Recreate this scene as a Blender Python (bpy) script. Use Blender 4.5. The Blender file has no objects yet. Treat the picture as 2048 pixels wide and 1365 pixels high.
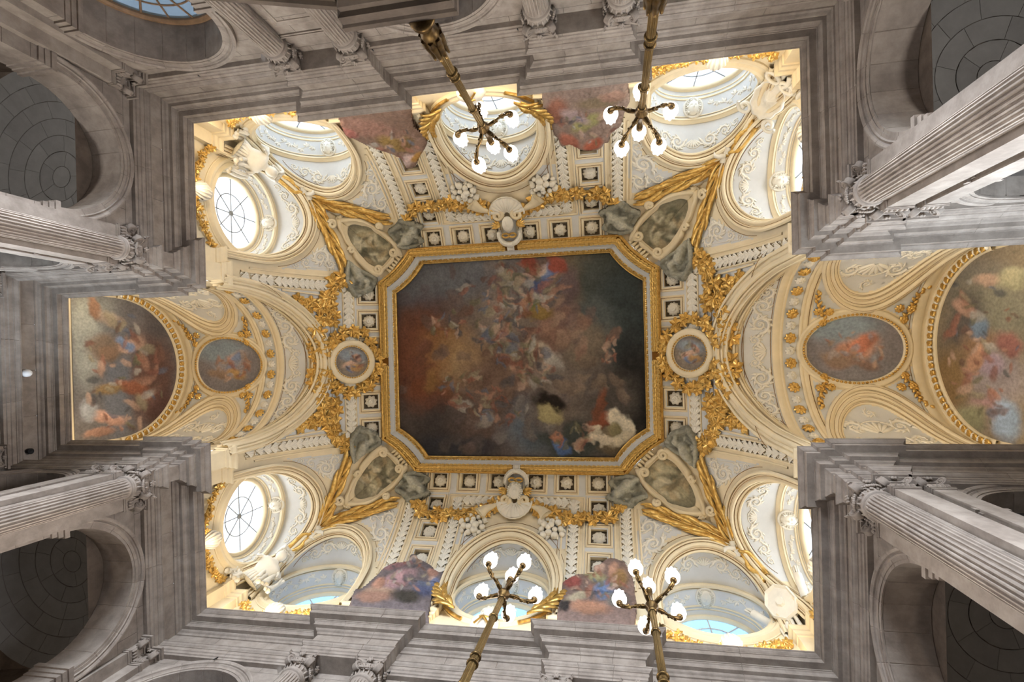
import bpy, bmesh, math, random
import numpy as np
from mathutils import Matrix, Vector
random.seed(7); rng = np.random.default_rng(11)
PI = math.pi
sc = bpy.context.scene
COL = sc.collection
# ------------------------------------------------------------------ camera
CAM = np.array([3.39, 0.0, 0.0])
FPX, PPX, PPY = 1014.43, 1037.985, 717.752
CM = np.array([[0.98348121, 0.0258895, 0.17914921], [-0.02511699, 0.99966287, -0.00657935], [-0.17925915, 0.00197098, 0.98379991]])
cd = bpy.data.cameras.new('camera'); co = bpy.data.objects.new('camera', cd); COL.objects.link(co)
cd.sensor_width = 36.0; cd.lens = FPX / 2048 * 36.0
cd.shift_x = (1024 - PPX) / 2048; cd.shift_y = (PPY - 682.5) / 2048
cd.clip_start = 0.05; cd.clip_end = 300
R_, D_, F_ = CM
co.matrix_world = Matrix(((R_[0], -D_[0], -F_[0], CAM[0]), (R_[1], -D_[1], -F_[1], CAM[1]), (R_[2], -D_[2], -F_[2], CAM[2]), (0, 0, 0, 1)))
sc.camera = co
# ------------------------------------------------------------------ light and exposure
sc.view_settings.view_transform = 'Standard'; sc.view_settings.look = 'None'
sc.view_settings.gamma = 1.0; sc.view_settings.use_curve_mapping = False
sc.view_settings.exposure = 0.92
w = bpy.data.worlds.new('daylight'); sc.world = w; w.use_nodes = True
bg = w.node_tree.nodes['Background']; bg.inputs[0].default_value = (0.80, 0.89, 1.0, 1); bg.inputs[1].default_value = 1.6
sc.cycles.use_denoising = True
sc.cycles.use_adaptive_sampling = True; sc.cycles.adaptive_threshold = 0.1; sc.cycles.adaptive_min_samples = 8
sc.cycles.max_bounces = 4; sc.cycles.diffuse_bounces = 2; sc.cycles.glossy_bounces = 2; sc.cycles.transmission_bounces = 2; sc.cycles.transparent_max_bounces = 8
sc.cycles.caustics_reflective = False; sc.cycles.caustics_refractive = False
sc.cycles.sample_clamp_indirect = 6.0
def area(name, loc, direction, sx, sy, power, color, shape='RECTANGLE'):
    l = bpy.data.lights.new(name, 'AREA'); l.shape = shape; l.size = sx; l.size_y = sy
    l.energy = power; l.color = color
    o = bpy.data.objects.new(name, l); COL.objects.link(o); o.location = loc
    o.rotation_euler = Vector(direction).to_track_quat('-Z', 'Y').to_euler()
    return o
DAY = (0.90, 0.95, 1.0); WARM = (1.0, 0.79, 0.50)
GZ = 14.68            # height of the oculus centres
NG, WG = 7.95, 8.74   # glass planes of the oculi (north/south, east/west)
for x in (-6.0, 0.0, 6.0):
    area('oculus_daylight', (x, -NG - 0.35, GZ), (0, 1, -0.05), 2.3, 2.3, 18, (0.55, 0.76, 1.0), 'DISK')
    area('oculus_daylight', (x, NG + 0.9, GZ), (0, -1, -0.05), 2.2, 2.2, 1.4, (0.30, 0.60, 1.0), 'DISK')
for y in (-4.97, 4.97):
    for s in (-1, 1):
        area('oculus_daylight', (s * (WG + 0.35), y, GZ), (-s, 0, -0.05), 2.3, 2.3, 30, DAY, 'DISK')
# warm lamps hidden on the cornice ledge
for s in (-1, 1):
    for x0, x1 in ((-7.4, -4.6), (-4.4, -1.4), (-1.3, 1.3), (1.4, 4.4), (4.6, 7.4)):
        area('cornice_lamp', ((x0 + x1) / 2, s * 6.82, 12.12), (0, -0.45 * s, 1), x1 - x0, 0.12, 6.5 * (x1 - x0), WARM)
    for y0, y1 in ((-6.3, -3.6), (3.6, 6.3)):
        area('cornice_lamp', (s * 7.83, (y0 + y1) / 2, 12.12), (-0.45 * s, 0, 1), 0.12, y1 - y0, 6.5 * (y1 - y0), WARM)
    for y in (-1, 1):
        area('cornice_lamp', (s * 10.2, y * 2.3, 12.12), (0, -0.5 * y, 1), 3.6, 0.12, 20, WARM)
# daylight from the tall windows of the hall and of the two arms, below the frame, then added fills
for x in (-6.0, 0.0, 6.0):
    area('hall_window', (x, -7.24, 8.0), (0, 1, 0), 2.5, 2.8, 255, (0.78, 0.88, 1.0)).data.spread = 1.25
    area('hall_window', (x, 7.24, 8.0), (0, -1, 0), 2.5, 2.8, 90, (1.0, 0.95, 0.88)).data.spread = 1.25
for s in (-1, 1):
    area('arm_window', (s * 10.72, 2.68, 8.45), (0, -1, 0), 2.4, 2.0, 300 if s > 0 else 150, (0.72, 0.86, 1.0)).data.spread = 1.9
    for t in (-1, 1): area('side_room_fill', (s * 12.4, t * 4.97, 5.5), (-s, 0, 0.4), 2.0, 2.6, 170 if t < 0 else 46, (1.0, 0.98, 0.95) if t < 0 else (1.0, 0.86, 0.72))  # light added to brighten the domed rooms, no opening in that wall
    area('arm_end_fill', (s * 12.38, 0, 6.8), (-s, 0, 0), 2.6, 3.0, 170, (0.95, 0.95, 1.0)).data.spread = 1.2  # unseen light added to lift the opposite short wall
# ------------------------------------------------------------------ helpers
def unit(v):
    v = np.asarray(v, float); n = np.linalg.norm(v, axis=-1, keepdims=True); return v / np.maximum(n, 1e-9)
def tagit(o, label=None, cat=None, group=None, kind=None):
    if label: o['label'] = label
    if cat: o['category'] = cat
    if group: o['group'] = group
    if kind: o['kind'] = kind
    return o
def attach(o, parent):
    if parent is not None:
        o.parent = parent; o.matrix_parent_inverse = Matrix.Translation(-Vector(parent.location)) if parent.type == 'EMPTY' and parent.parent is None else (Matrix() if parent.type != 'EMPTY' else Matrix.Translation(-Vector(parent.location)))
    return o
def thing(name, loc, label, cat, group=None):
    o = bpy.data.objects.new(name, None); COL.objects.link(o); o.location = [float(c) for c in loc]; o.empty_display_size = 0.1
    return tagit(o, label, cat, group)
class MB:
    def __init__(s): s.v = []; s.f = []; s.m = []; s.n = 0
    def add(s, v, f, m=0):
        b = s.n; v = np.asarray(v, float).reshape(-1, 3); s.v.append(v); s.n += len(v)
        if isinstance(f, np.ndarray): s.f.extend((f + b).tolist())
        else:
            for q in f: s.f.append([i + b for i in q])
        s.m.extend([m] * len(f)); return s
    def grid(s, P, closed_u=False, closed_v=False, m=0, flip=False):
        P = np.asarray(P, float); a, b = P.shape[:2]
        i = np.arange(a if closed_u else a - 1)[:, None]; j = np.arange(b if closed_v else b - 1)[None]; i1 = (i + 1) % a; j1 = (j + 1) % b
        f = np.stack([i * b + j, i1 * b + j, i1 * b + j1, i * b + j1], -1).reshape(-1, 4)
        if flip: f = f[:, ::-1]
        return s.add(P.reshape(-1, 3), f, m)
    def tube(s, pts, r, n=6, nrm=None, flat=1.0, cap=True, m=0):
        """round (or flattened) tube along a polyline; nrm: surface normals, flat: height/width"""
        p = np.asarray(pts, float); k = len(p); r = np.broadcast_to(np.asarray(r, float), (k,))
        t = np.gradient(p, axis=0); t = unit(t)
        if nrm is None:
            ref = np.array([0, 0, 1.0]) if abs(t[:, 2]).mean() < 0.8 else np.array([1.0, 0, 0]); nrm = np.broadcast_to(ref, p.shape)
        b = unit(np.cross(t, nrm)); nn = unit(np.cross(b, t))
        a = np.arange(n) * 2 * PI / n
        P = p[:, None] + r[:, None, None] * (np.cos(a)[None, :, None] * b[:, None] + flat * np.sin(a)[None, :, None] * nn[:, None])
        b0 = s.n; s.grid(P, False, True, m, True)
        if cap:
            s.f.append([b0 + i for i in range(n)]); s.f.append([b0 + (k - 1) * n + i for i in range(n)][::-1]); s.m += [m, m]
        return s
    def sweep(s, pts, nrm, prof, closed=False, m=0, scale=None):
        """profile (lateral, height) swept along pts; lateral = tangent x normal"""
        p = np.asarray(pts, float); N = unit(nrm); N = np.broadcast_to(N, p.shape)
        if closed: t = np.roll(p, -1, 0) - np.roll(p, 1, 0)
        else: t = np.gradient(p, axis=0)
        t = unit(t); b = unit(np.cross(t, N)); N = unit(np.cross(b, t)); q = np.asarray(prof, float)
        sc_ = 1.0 if scale is None else np.asarray(scale)[:, None, None]
        P = p[:, None] + sc_ * (q[None, :, :1] * b[:, None] + q[None, :, 1:] * N[:, None])
        return s.grid(P, closed, False, m, False)
    def box(s, c, h, ax=None, m=0):
        c = np.asarray(c, float); A = np.eye(3) if ax is None else np.asarray(ax, float)
        v = [c + A.T @ (np.array([x, y, z]) * h) for x in (-1, 1) for y in (-1, 1) for z in (-1, 1)]
        return s.add(v, [(0, 1, 3, 2), (4, 6, 7, 5), (0, 4, 5, 1), (2, 3, 7, 6), (0, 2, 6, 4), (1, 5, 7, 3)], m)
    def lathe(s, prof, n=16, c=(0, 0, 0), ax=None, m=0, a0=0, a1=2 * PI):
        full = abs(a1 - a0 - 2 * PI) < 1e-6
        A = np.eye(3) if ax is None else np.asarray(ax, float)
        th = a0 + (np.arange(n) if full else np.linspace(0, n, n + 1)) * (a1 - a0) / n
        q = np.asarray(prof, float)
        P = np.stack([q[None, :, 0] * np.cos(th)[:, None], q[None, :, 0] * np.sin(th)[:, None], np.broadcast_to(q[None, :, 1], (len(th), len(q)))], -1)
        return s.grid(np.asarray(c) + P @ A, full, False, m, False)
    def ball(s, c, r, n=8, k=6, ax=None, m=0):
        a = np.linspace(-PI / 2, PI / 2, k + 1); r = np.broadcast_to(np.asarray(r, float), (3,))
        A = np.eye(3) if ax is None else np.asarray(ax, float)
        th = np.arange(n) * 2 * PI / n
        P = np.stack([np.cos(a)[None] * np.cos(th)[:, None], np.cos(a)[None] * np.sin(th)[:, None], np.broadcast_to(np.sin(a)[None], (n, k + 1))], -1) * r
        return s.grid(np.asarray(c) + P @ A, True, False, m, False)
    def mesh(s, name, mats, smooth=True):
        me = bpy.data.meshes.new(name)
        v = np.concatenate(s.v) if s.v else np.zeros((0, 3))
        me.from_pydata(v.tolist(), [], s.f)
        for x in (mats if isinstance(mats, (list, tuple)) else [mats]): me.materials.append(x)
        if any(s.m): me.polygons.foreach_set('material_index', s.m)
        if smooth: me.polygons.foreach_set('use_smooth', [True] * len(me.polygons))
        me.update(); return me
    def build(s, name, mats, parent=None, smooth=True, auto=None):
        me = s.mesh(name, mats, smooth)
        if auto:
            try: me.set_sharp_from_angle(angle=auto)
            except Exception: pass
        o = bpy.data.objects.new(name, me); COL.objects.link(o)
        return attach(o, parent)
def place(name, me, mat4, parent):
    """an object sharing mesh data, at a world matrix"""
    o = bpy.data.objects.new(name, me); COL.objects.link(o)
    attach(o, parent); o.matrix_basis = mat4; return o
def frame(p, z, x=None, s=1.0):
    """matrix with local z along z, local x near x"""
    z = unit(z); x = np.array([1.0, 0.2, 0.1]) if x is None else np.asarray(x, float)
    y = unit(np.cross(z, x)); x = np.cross(y, z); s = np.broadcast_to(np.asarray(s, float), (3,))
    return Matrix(((x[0] * s[0], y[0] * s[1], z[0] * s[2], p[0]), (x[1] * s[0], y[1] * s[1], z[1] * s[2], p[1]), (x[2] * s[0], y[2] * s[1], z[2] * s[2], p[2]), (0, 0, 0, 1)))
def spline(pts, n, closed=False):
    """Catmull-Rom resample"""
    p = np.asarray(pts, float); k = len(p)
    if closed: q = np.concatenate([p[-1:], p, p[:2]]); seg = k
    else: q = np.concatenate([2 * p[:1] - p[1:2], p, 2 * p[-1:] - p[-2:-1]]); seg = k - 1
    t = np.linspace(0, seg, n, endpoint=not closed); i = np.minimum(t.astype(int), seg - 1); u = (t - i)[:, None]
    a, b, c, d = q[i], q[i + 1], q[i + 2], q[i + 3]
    return 0.5 * (2 * b + (c - a) * u + (2 * a - 5 * b + 4 * c - d) * u ** 2 + (3 * b - a - 3 * c + d) * u ** 3)
def resample(p, n):
    p = np.asarray(p, float); s = np.r_[0, np.cumsum(np.linalg.norm(np.diff(p, axis=0), axis=1))]
    t = np.linspace(0, s[-1], n); return np.stack([np.interp(t, s, p[:, i]) for i in range(p.shape[1])], 1)
def vnoise(x, y, seed, oct=4):
    """value noise on arrays"""
    g = np.random.default_rng(seed).random((64, 64)); out = 0; amp = 1; tot = 0
    x = np.asarray(x, float) + 100; y = np.asarray(y, float) + 100
    for o in range(oct):
        xi = np.floor(x).astype(int); yi = np.floor(y).astype(int); fx = x - xi; fy = y - yi
        fx = fx * fx * (3 - 2 * fx); fy = fy * fy * (3 - 2 * fy)
        a = g[xi % 64, yi % 64]; b = g[(xi + 1) % 64, yi % 64]; c = g[xi % 64, (yi + 1) % 64]; d = g[(xi + 1) % 64, (yi + 1) % 64]
        out = out + amp * ((a * (1 - fx) + b * fx) * (1 - fy) + (c * (1 - fx) + d * fx) * fy); tot += amp
        amp *= 0.5; x = x * 2.03 + 11.3; y = y * 2.03 + 5.7
    return out / tot
def inpoly(x, y, poly):
    x = np.asarray(x, float); y = np.asarray(y, float); r = np.zeros(x.shape, bool); p = np.asarray(poly, float); k = len(p); j = k - 1
    for i in range(k):
        c = ((p[i, 1] > y) != (p[j, 1] > y)) & (x < (p[j, 0] - p[i, 0]) * (y - p[i, 1]) / (p[j, 1] - p[i, 1] + 1e-12) + p[i, 0])
        r ^= c; j = i
    return r
# ------------------------------------------------------------------ materials
def lin(c):
    return tuple(((v / 255) / 12.92 if v / 255 <= 0.04045 else ((v / 255 + 0.055) / 1.055) ** 2.4) for v in c)
def mat(name, rgb, rough=0.6, metal=0.0, var=0.0, scale=4.0, bump=0.0, rgb2=None, rand=0.0, spec=0.3):
    m = bpy.data.materials.new(name); m.use_nodes = True; nt = m.node_tree; b = nt.nodes['Principled BSDF']
    c = lin(rgb); b.inputs['Base Color'].default_value = (*c, 1); b.inputs['Roughness'].default_value = rough; b.inputs['Metallic'].default_value = metal
    b.inputs['Specular IOR Level'].default_value = spec
    if var or bump or rand or rgb2:
        tc = nt.nodes.new('ShaderNodeTexCoord'); no = nt.nodes.new('ShaderNodeTexNoise'); no.inputs['Scale'].default_value = scale; no.inputs['Detail'].default_value = 4; no.inputs['Roughness'].default_value = 0.65
        nt.links.new(tc.outputs['Object'], no.inputs['Vector'])
        ra = nt.nodes.new('ShaderNodeValToRGB'); ra.color_ramp.elements[0].position = 0.36; ra.color_ramp.elements[1].position = 0.66
        c2 = lin(rgb2) if rgb2 else tuple(v * (1 - var) for v in c)
        ra.color_ramp.elements[0].color = (*c2, 1); ra.color_ramp.elements[1].color = (*(c if rgb2 else tuple(min(1, v * (1 + var)) for v in c)), 1)
        nt.links.new(no.outputs['Fac'], ra.inputs['Fac']); out = ra.outputs['Color']
        if rand:
            oi = nt.nodes.new('ShaderNodeObjectInfo'); mr = nt.nodes.new('ShaderNodeMapRange'); mr.inputs['To Min'].default_value = 1 - rand; mr.inputs['To Max'].default_value = 1 + rand
            mx = nt.nodes.new('ShaderNodeVectorMath'); mx.operation = 'SCALE'
            nt.links.new(oi.outputs['Random'], mr.inputs['Value']); nt.links.new(out, mx.inputs[0]); nt.links.new(mr.outputs['Result'], mx.inputs['Scale']); out = mx.outputs['Vector']
        nt.links.new(out, b.inputs['Base Color'])
        if bump:
            bp = nt.nodes.new('ShaderNodeBump'); bp.inputs['Strength'].default_value = bump; bp.inputs['Distance'].default_value = 0.02
            n2 = nt.nodes.new('ShaderNodeTexNoise'); n2.inputs['Scale'].default_value = scale * 6; n2.inputs['Detail'].default_value = 2
            nt.links.new(tc.outputs['Object'], n2.inputs['Vector']); nt.links.new(n2.outputs['Fac'], bp.inputs['Height']); nt.links.new(bp.outputs['Normal'], b.inputs['Normal'])
    return m
def emit(name, rgb, strength):
    m = bpy.data.materials.new(name); m.use_nodes = True; b = m.node_tree.nodes['Principled BSDF']
    b.inputs['Base Color'].default_value = (*lin(rgb), 1); b.inputs['Emission Color'].default_value = (*lin(rgb), 1); b.inputs['Emission Strength'].default_value = strength; return m
def pane_mat(name, tint, mixf, rough=0.2, body=(120, 150, 190)):
    """thin glass: mostly transparent, partly a tinted scattering surface"""
    m = bpy.data.materials.new(name); m.use_nodes = True; nt = m.node_tree; nt.nodes.clear()
    o = nt.nodes.new('ShaderNodeOutputMaterial'); mx = nt.nodes.new('ShaderNodeMixShader'); t = nt.nodes.new('ShaderNodeBsdfTransparent'); g = nt.nodes.new('ShaderNodeBsdfPrincipled')
    t.inputs[0].default_value = (*tint, 1); g.inputs['Base Color'].default_value = (*lin(body), 1); g.inputs['Roughness'].default_value = rough
    mx.inputs[0].default_value = mixf; nt.links.new(t.outputs[0], mx.inputs[1]); nt.links.new(g.outputs[0], mx.inputs[2]); nt.links.new(mx.outputs[0], o.inputs[0]); return m
def paint_mat(name, rough=0.75):
    m = bpy.data.materials.new(name); m.use_nodes = True; nt = m.node_tree; b = nt.nodes['Principled BSDF']; b.inputs['Roughness'].default_value = rough; b.inputs['Specular IOR Level'].default_value = 0.15
    a = nt.nodes.new('ShaderNodeAttribute'); a.attribute_name = 'paint'
    no = nt.nodes.new('ShaderNodeTexNoise'); no.inputs['Scale'].default_value = 14; no.inputs['Detail'].default_value = 4
    tc = nt.nodes.new('ShaderNodeTexCoord'); nt.links.new(tc.outputs['Object'], no.inputs['Vector'])
    mr = nt.nodes.new('ShaderNodeMapRange'); mr.inputs['From Min'].default_value = 0.3; mr.inputs['From Max'].default_value = 0.7; mr.inputs['To Min'].default_value = 0.82; mr.inputs['To Max'].default_value = 1.18
    vm = nt.nodes.new('ShaderNodeVectorMath'); vm.operation = 'SCALE'; nt.links.new(no.outputs['Fac'], mr.inputs['Value']); nt.links.new(a.outputs['Color'], vm.inputs[0]); nt.links.new(mr.outputs['Result'], vm.inputs['Scale']); nt.links.new(vm.outputs['Vector'], b.inputs['Base Color']); return m
M = {}
M['cream'] = mat('cream_stucco', (240, 222, 186), 0.6, var=0.05, scale=2.0)
M['white'] = mat('white_stucco', (240, 232, 215), 0.6, var=0.04, scale=5.0)
M['blue'] = mat('pale_blue_plaster', (220, 218, 213), 0.7, var=0.04, scale=2.0)
M['line'] = mat('brown_line', (150, 112, 62), 0.6)
M['gold'] = mat('gilding', (242, 204, 122), 0.33, metal=0.7, var=0.25, scale=9.0, rgb2=(206, 158, 78), spec=0.5)
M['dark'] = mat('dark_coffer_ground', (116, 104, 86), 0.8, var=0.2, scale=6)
M['stone'] = mat('grey_limestone', (150, 138, 127), 0.75, scale=3.0, rgb2=(126, 114, 104), bump=0.12, rand=0.06)
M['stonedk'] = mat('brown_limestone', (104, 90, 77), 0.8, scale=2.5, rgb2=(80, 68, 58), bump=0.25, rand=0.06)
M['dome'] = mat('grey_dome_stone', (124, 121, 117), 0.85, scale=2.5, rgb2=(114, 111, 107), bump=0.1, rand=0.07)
M['griz'] = mat('grisaille_paint', (158, 155, 140), 0.8, scale=3.5, rgb2=(104, 104, 96), bump=0.2)
M['bronze'] = mat('bronze', (112, 88, 52), 0.38, metal=0.9, scale=12, rgb2=(66, 50, 30))
M['brass'] = mat('brass_tube', (140, 116, 74), 0.35, metal=0.85, scale=6, rgb2=(112, 92, 58))
M['shade'] = mat('dark_recess_shade', (62, 54, 47), 0.8, scale=2.5, rgb2=(48, 42, 37))  # dark brown puts the unlit depth of the arm arches into the colour
M['iron'] = mat('black_iron', (22, 22, 24), 0.5)
M['plastic'] = mat('white_plastic', (232, 232, 232), 0.4)
M['muntin'] = mat('grey_glazing_bar', (150, 152, 152), 0.5)
M['muntinw'] = mat('white_glazing_bar', (212, 205, 194), 0.5)
M['wood'] = mat('brown_window_wood', (128, 100, 74), 0.5, var=0.15, scale=6)
M['pane'] = pane_mat('clear_pane', (0.97, 0.98, 1.0), 0.06)
M['paneblue'] = pane_mat('blue_pane', (0.42, 0.62, 0.85), 0.45, 0.3, (90, 130, 175))
M['globe'] = emit('lit_globe', (255, 246, 232), 2.6)
M['panegrey'] = pane_mat('grey_pane', (0.16, 0.20, 0.24), 0.55, 0.25, (96, 112, 124))
M['floor'] = mat('dark_marble', (92, 84, 78), 0.5, scale=1.5, rgb2=(70, 62, 58))
def ashlar(m):
    m = m.copy(); m.name = 'ashlar_limestone'; nt = m.node_tree; b = nt.nodes['Principled BSDF']; src = b.inputs['Base Color'].links[0].from_socket
    tc = nt.nodes.new('ShaderNodeTexCoord'); sp = nt.nodes.new('ShaderNodeSeparateXYZ'); ad = nt.nodes.new('ShaderNodeMath'); cb = nt.nodes.new('ShaderNodeCombineXYZ'); br = nt.nodes.new('ShaderNodeTexBrick'); mx = nt.nodes.new('ShaderNodeMix'); mx.data_type = 'RGBA'
    nt.links.new(tc.outputs['Object'], sp.inputs[0]); nt.links.new(sp.outputs[0], ad.inputs[0]); nt.links.new(sp.outputs[1], ad.inputs[1]); nt.links.new(ad.outputs[0], cb.inputs[0]); nt.links.new(sp.outputs[2], cb.inputs[1]); nt.links.new(cb.outputs[0], br.inputs['Vector'])
    br.inputs['Scale'].default_value = 1.0; br.inputs['Mortar Size'].default_value = 0.006; br.inputs['Brick Width'].default_value = 1.15; br.inputs['Row Height'].default_value = 0.5; br.inputs['Mortar Smooth'].default_value = 0.3
    mx.inputs[7].default_value = (*lin((84, 75, 68)), 1); nt.links.new(br.outputs['Fac'], mx.inputs[0]); nt.links.new(src, mx.inputs[6]); nt.links.new(mx.outputs[2], b.inputs['Base Color']); return m
M['ashlar'] = ashlar(M['stone'])
M['frill'] = mat('frosted_glass', (238, 238, 240), 0.3)
M['paint'] = paint_mat('fresco_paint')
# ------------------------------------------------------------------ the vault as a surface over the plan
AX, AY = 7.58, 6.57          # cornice edge, half extents of the hall
KD = [-0.62, -0.45, -0.3, 0, .24, .55, .83, 1.1, 1.54, 1.95, 2.32, 2.7, 3.2, 9]
KZ = [12.6, 13.9, 14.45, 15.12, 15.54, 16.02, 16.39, 16.72, 17.14, 17.42, 17.58, 17.67, 17.70, 17.70]
LZ = GZ                      # springing of the lunettes
LR = {'c': 1.62, 'n': 1.54, 'w': 1.54}
LUN = [('n', 0.0, 'c'), ('n', 6.0, 'n'), ('n', -6.0, 'n'), ('w', 4.97, 'w'), ('w', -4.97, 'w')]
NWALL, WWALL = 7.10, 8.20
ARMX, ARMY, ARMZ = 12.45, 2.65, 13.9
def armR(x): return 2.48 + 0.14 * np.clip((8.15 - np.abs(x)) / 1.4, 0, 1)
def cove_d(x, y): 
    a = AX - np.abs(x); b = AY - np.abs(y); return np.minimum(a, b)
def cove(x, y): return np.interp(cove_d(x, y), KD, KZ)
def dinv(z): return np.interp(z, KZ[:-1], KD[:-1])
def H(x, y):
    x = np.asarray(x, float); y = np.asarray(y, float)
    z = np.where((np.abs(x) <= AX + .63) & (np.abs(y) <= AY + .63), cove(x, y), 0)
    for ax, c, k in LUN:
        if ax == 'n': dd = np.abs(x - c); lim = (np.abs(y) < NWALL + .02) & (np.abs(y) > 4.5)
        else: dd = np.abs(y - c); lim = (np.abs(x) < WWALL + .02) & (np.abs(x) > 5.5)
        r = LR[k]; h = np.where((dd < r) & lim, LZ + np.sqrt(np.maximum(r * r - dd * dd, 0)), 0); z = np.maximum(z, h)
    r = armR(x); h = np.where((np.abs(y) < r) & (np.abs(x) > 6) , ARMZ + np.sqrt(np.maximum(r * r - y * y, 0)), 0)
    return np.maximum(z, h)
def HN(x, y, e=0.03):
    gx = (H(x + e, y) - H(x - e, y)) / (2 * e); gy = (H(x, y + e) - H(x, y - e)) / (2 * e)
    return unit(np.stack([gx, gy, -np.ones_like(gx)], -1))
def rays(px):
    p = np.asarray(px, float).reshape(-1, 2)
    return np.stack([(p[:, 0] - PPX) / FPX, (p[:, 1] - PPY) / FPX, np.ones(len(p))], 1) @ CM
def hit(px, z0=12.15):
    """where the sight line of a photo pixel meets the vault: points and normals into the room"""
    d = rays(px); d = d / d[:, 2:]; zz = np.linspace(z0, 18.4, 170)
    P = CAM[None, None] + d[:, None] * zz[None, :, None]
    v = P[..., 2] - H(P[..., 0], P[..., 1]); i = np.argmax(v > 0, axis=1); i = np.maximum(i, 1)
    a = zz[i - 1]; b = zz[i]
    for _ in range(12):
        m = (a + b) / 2; q = CAM[None] + d * m[:, None]; up = q[:, 2] > H(q[:, 0], q[:, 1]); b = np.where(up, m, b); a = np.where(up, a, m)
    q = CAM[None] + d * a[:, None]; return q, HN(q[:, 0], q[:, 1])
def onplane(px, axis, val):
    d = rays(px); t = (val - CAM[axis]) / d[:, axis]; return CAM[None] + d * t[:, None]
def mir(P, sx, sy): return np.asarray(P) * np.array([sx, sy, 1.0])
QUAD = [(-1, -1), (1, -1), (-1, 1), (1, 1)]      # mirror of the north-west quadrant: sign relative to the traced one
def qs(q): return (1 if q[0] < 0 else -1), (1 if q[1] < 0 else -1)
CORNER = {(-1, -1): 'north-west', (1, -1): 'north-east', (-1, 1): 'south-west', (1, 1): 'south-east'}
PLACE = {(-1, -1): 'upper left', (1, -1): 'upper right', (-1, 1): 'lower left', (1, 1): 'lower right'}
# ------------------------------------------------------------------ ceiling: cove, lunettes and arm vaults
OCT = [(-5.0, -2.9), (-3.76, -4.06), (3.76, -4.06), (5.0, -2.9), (5.0, 2.9), (3.76, 4.06), (-3.76, 4.06), (-5.0, 2.9)]
COFF = []                    # centre x, y, kind
for s in (-1, 1):
    for x in (0.67, 1.75, 2.84):
        for t in (-1, 1): COFF.append((t * x, s * 4.36, 'n'))
    for t in (-1, 1):
        for y in (5.08, 5.76, 6.34): COFF.append((t * 2.86, s * y, 'n'))
    for y in (0.5, 1.5, 2.5):
        for t in (-1, 1): COFF.append((s * 5.42, t * y, 'w'))
COFF = [(x, y + (0.0 if abs(y) != 5.08 else 0), k) for x, y, k in COFF]
def NWpoly(px): 
    q, _ = hit(px); return np.abs(q[:, :2])
SPA = NWpoly([(735, 322), (753, 318), (762, 350), (783, 424), (766, 428), (728, 419), (704, 404), (726, 389), (738, 366), (738, 345)])
SPB = NWpoly([(666, 478), (677, 541), (561, 537), (600, 521), (640, 499)])
SPC = NWpoly([(549, 577), (690, 588), (690, 700), (655, 700), (645, 660), (625, 625), (597, 598)])   # vine ground beside the great arch
gs = 0.045
def field(x0, x1, y0, y1, keep):
    nx = int(round((x1 - x0) / gs)); ny = int(round((y1 - y0) / gs))
    X = np.linspace(x0, x1, nx + 1); Y = np.linspace(y0, y1, ny + 1); GX, GY = np.meshgrid(X, Y, indexing='ij')
    V = np.stack([GX, GY, H(GX, GY)], -1)
    cx = (X[:-1] + X[1:])[:, None] / 2 + 0 * Y[None, :-1]; cy = (Y[:-1] + Y[1:])[None] / 2 + 0 * X[:-1, None]
    k = keep(cx, cy); i, j = np.nonzero(k); b = ny + 1
    f = np.stack([i * b + j, i * b + j + 1, (i + 1) * b + j + 1, (i + 1) * b + j], 1)
    return V.reshape(-1, 3), f, cx[k], cy[k]
def keep(cx, cy):
    k = ~inpoly(cx, cy, OCT) & (np.abs(cx) < WWALL + .02) & (np.abs(cy) < NWALL + .02)
    for x, y, kind in COFF:
        d = cove_d(x, y); g = (np.interp(d + .05, KD, KZ) - np.interp(d - .05, KD, KZ)) / .1; h = .27 / math.hypot(1, g)
        hx, hy = (.27, h) if kind == 'n' else (h, .27)
        k &= ~((np.abs(cx - x) < hx) & (np.abs(cy - y) < hy))
    return k
V, F, cx, cy = field(-WWALL, WWALL, -NWALL, NWALL, keep)
ax, ay = np.abs(cx), np.abs(cy); d = cove_d(cx, cy)
isl = H(cx, cy) > cove(cx, cy) + .005
blue = ((~isl) & (((ay > 4.0) & (ax < 3.32) & (ay < 4.86)) | ((ax > 2.36) & (ax < 3.36) & (ay > 4.0)) | ((ax > 4.9) & (ax < 5.93) & (ay < 3.1)) | ((ax > 5.0) & (ax < 6.0) & (ay < 3.2)))) \
    | (inpoly(ax, ay, SPA) | inpoly(ax, ay, SPB) | inpoly(ax, ay, SPC)) & ~isl
# lunette grounds
for lx in (0.0, 6.0):
    blue |= isl & (np.abs(ax - lx) < 1.5) & (ay > 5.95 + .45 * ((ax - lx) / 1.5) ** 2) & (ay > 5.5)
blue |= isl & (np.abs(ay - 4.97) < 1.45) & (ax > 7.05 + .5 * ((ay - 4.97) / 1.5) ** 2)
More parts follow.
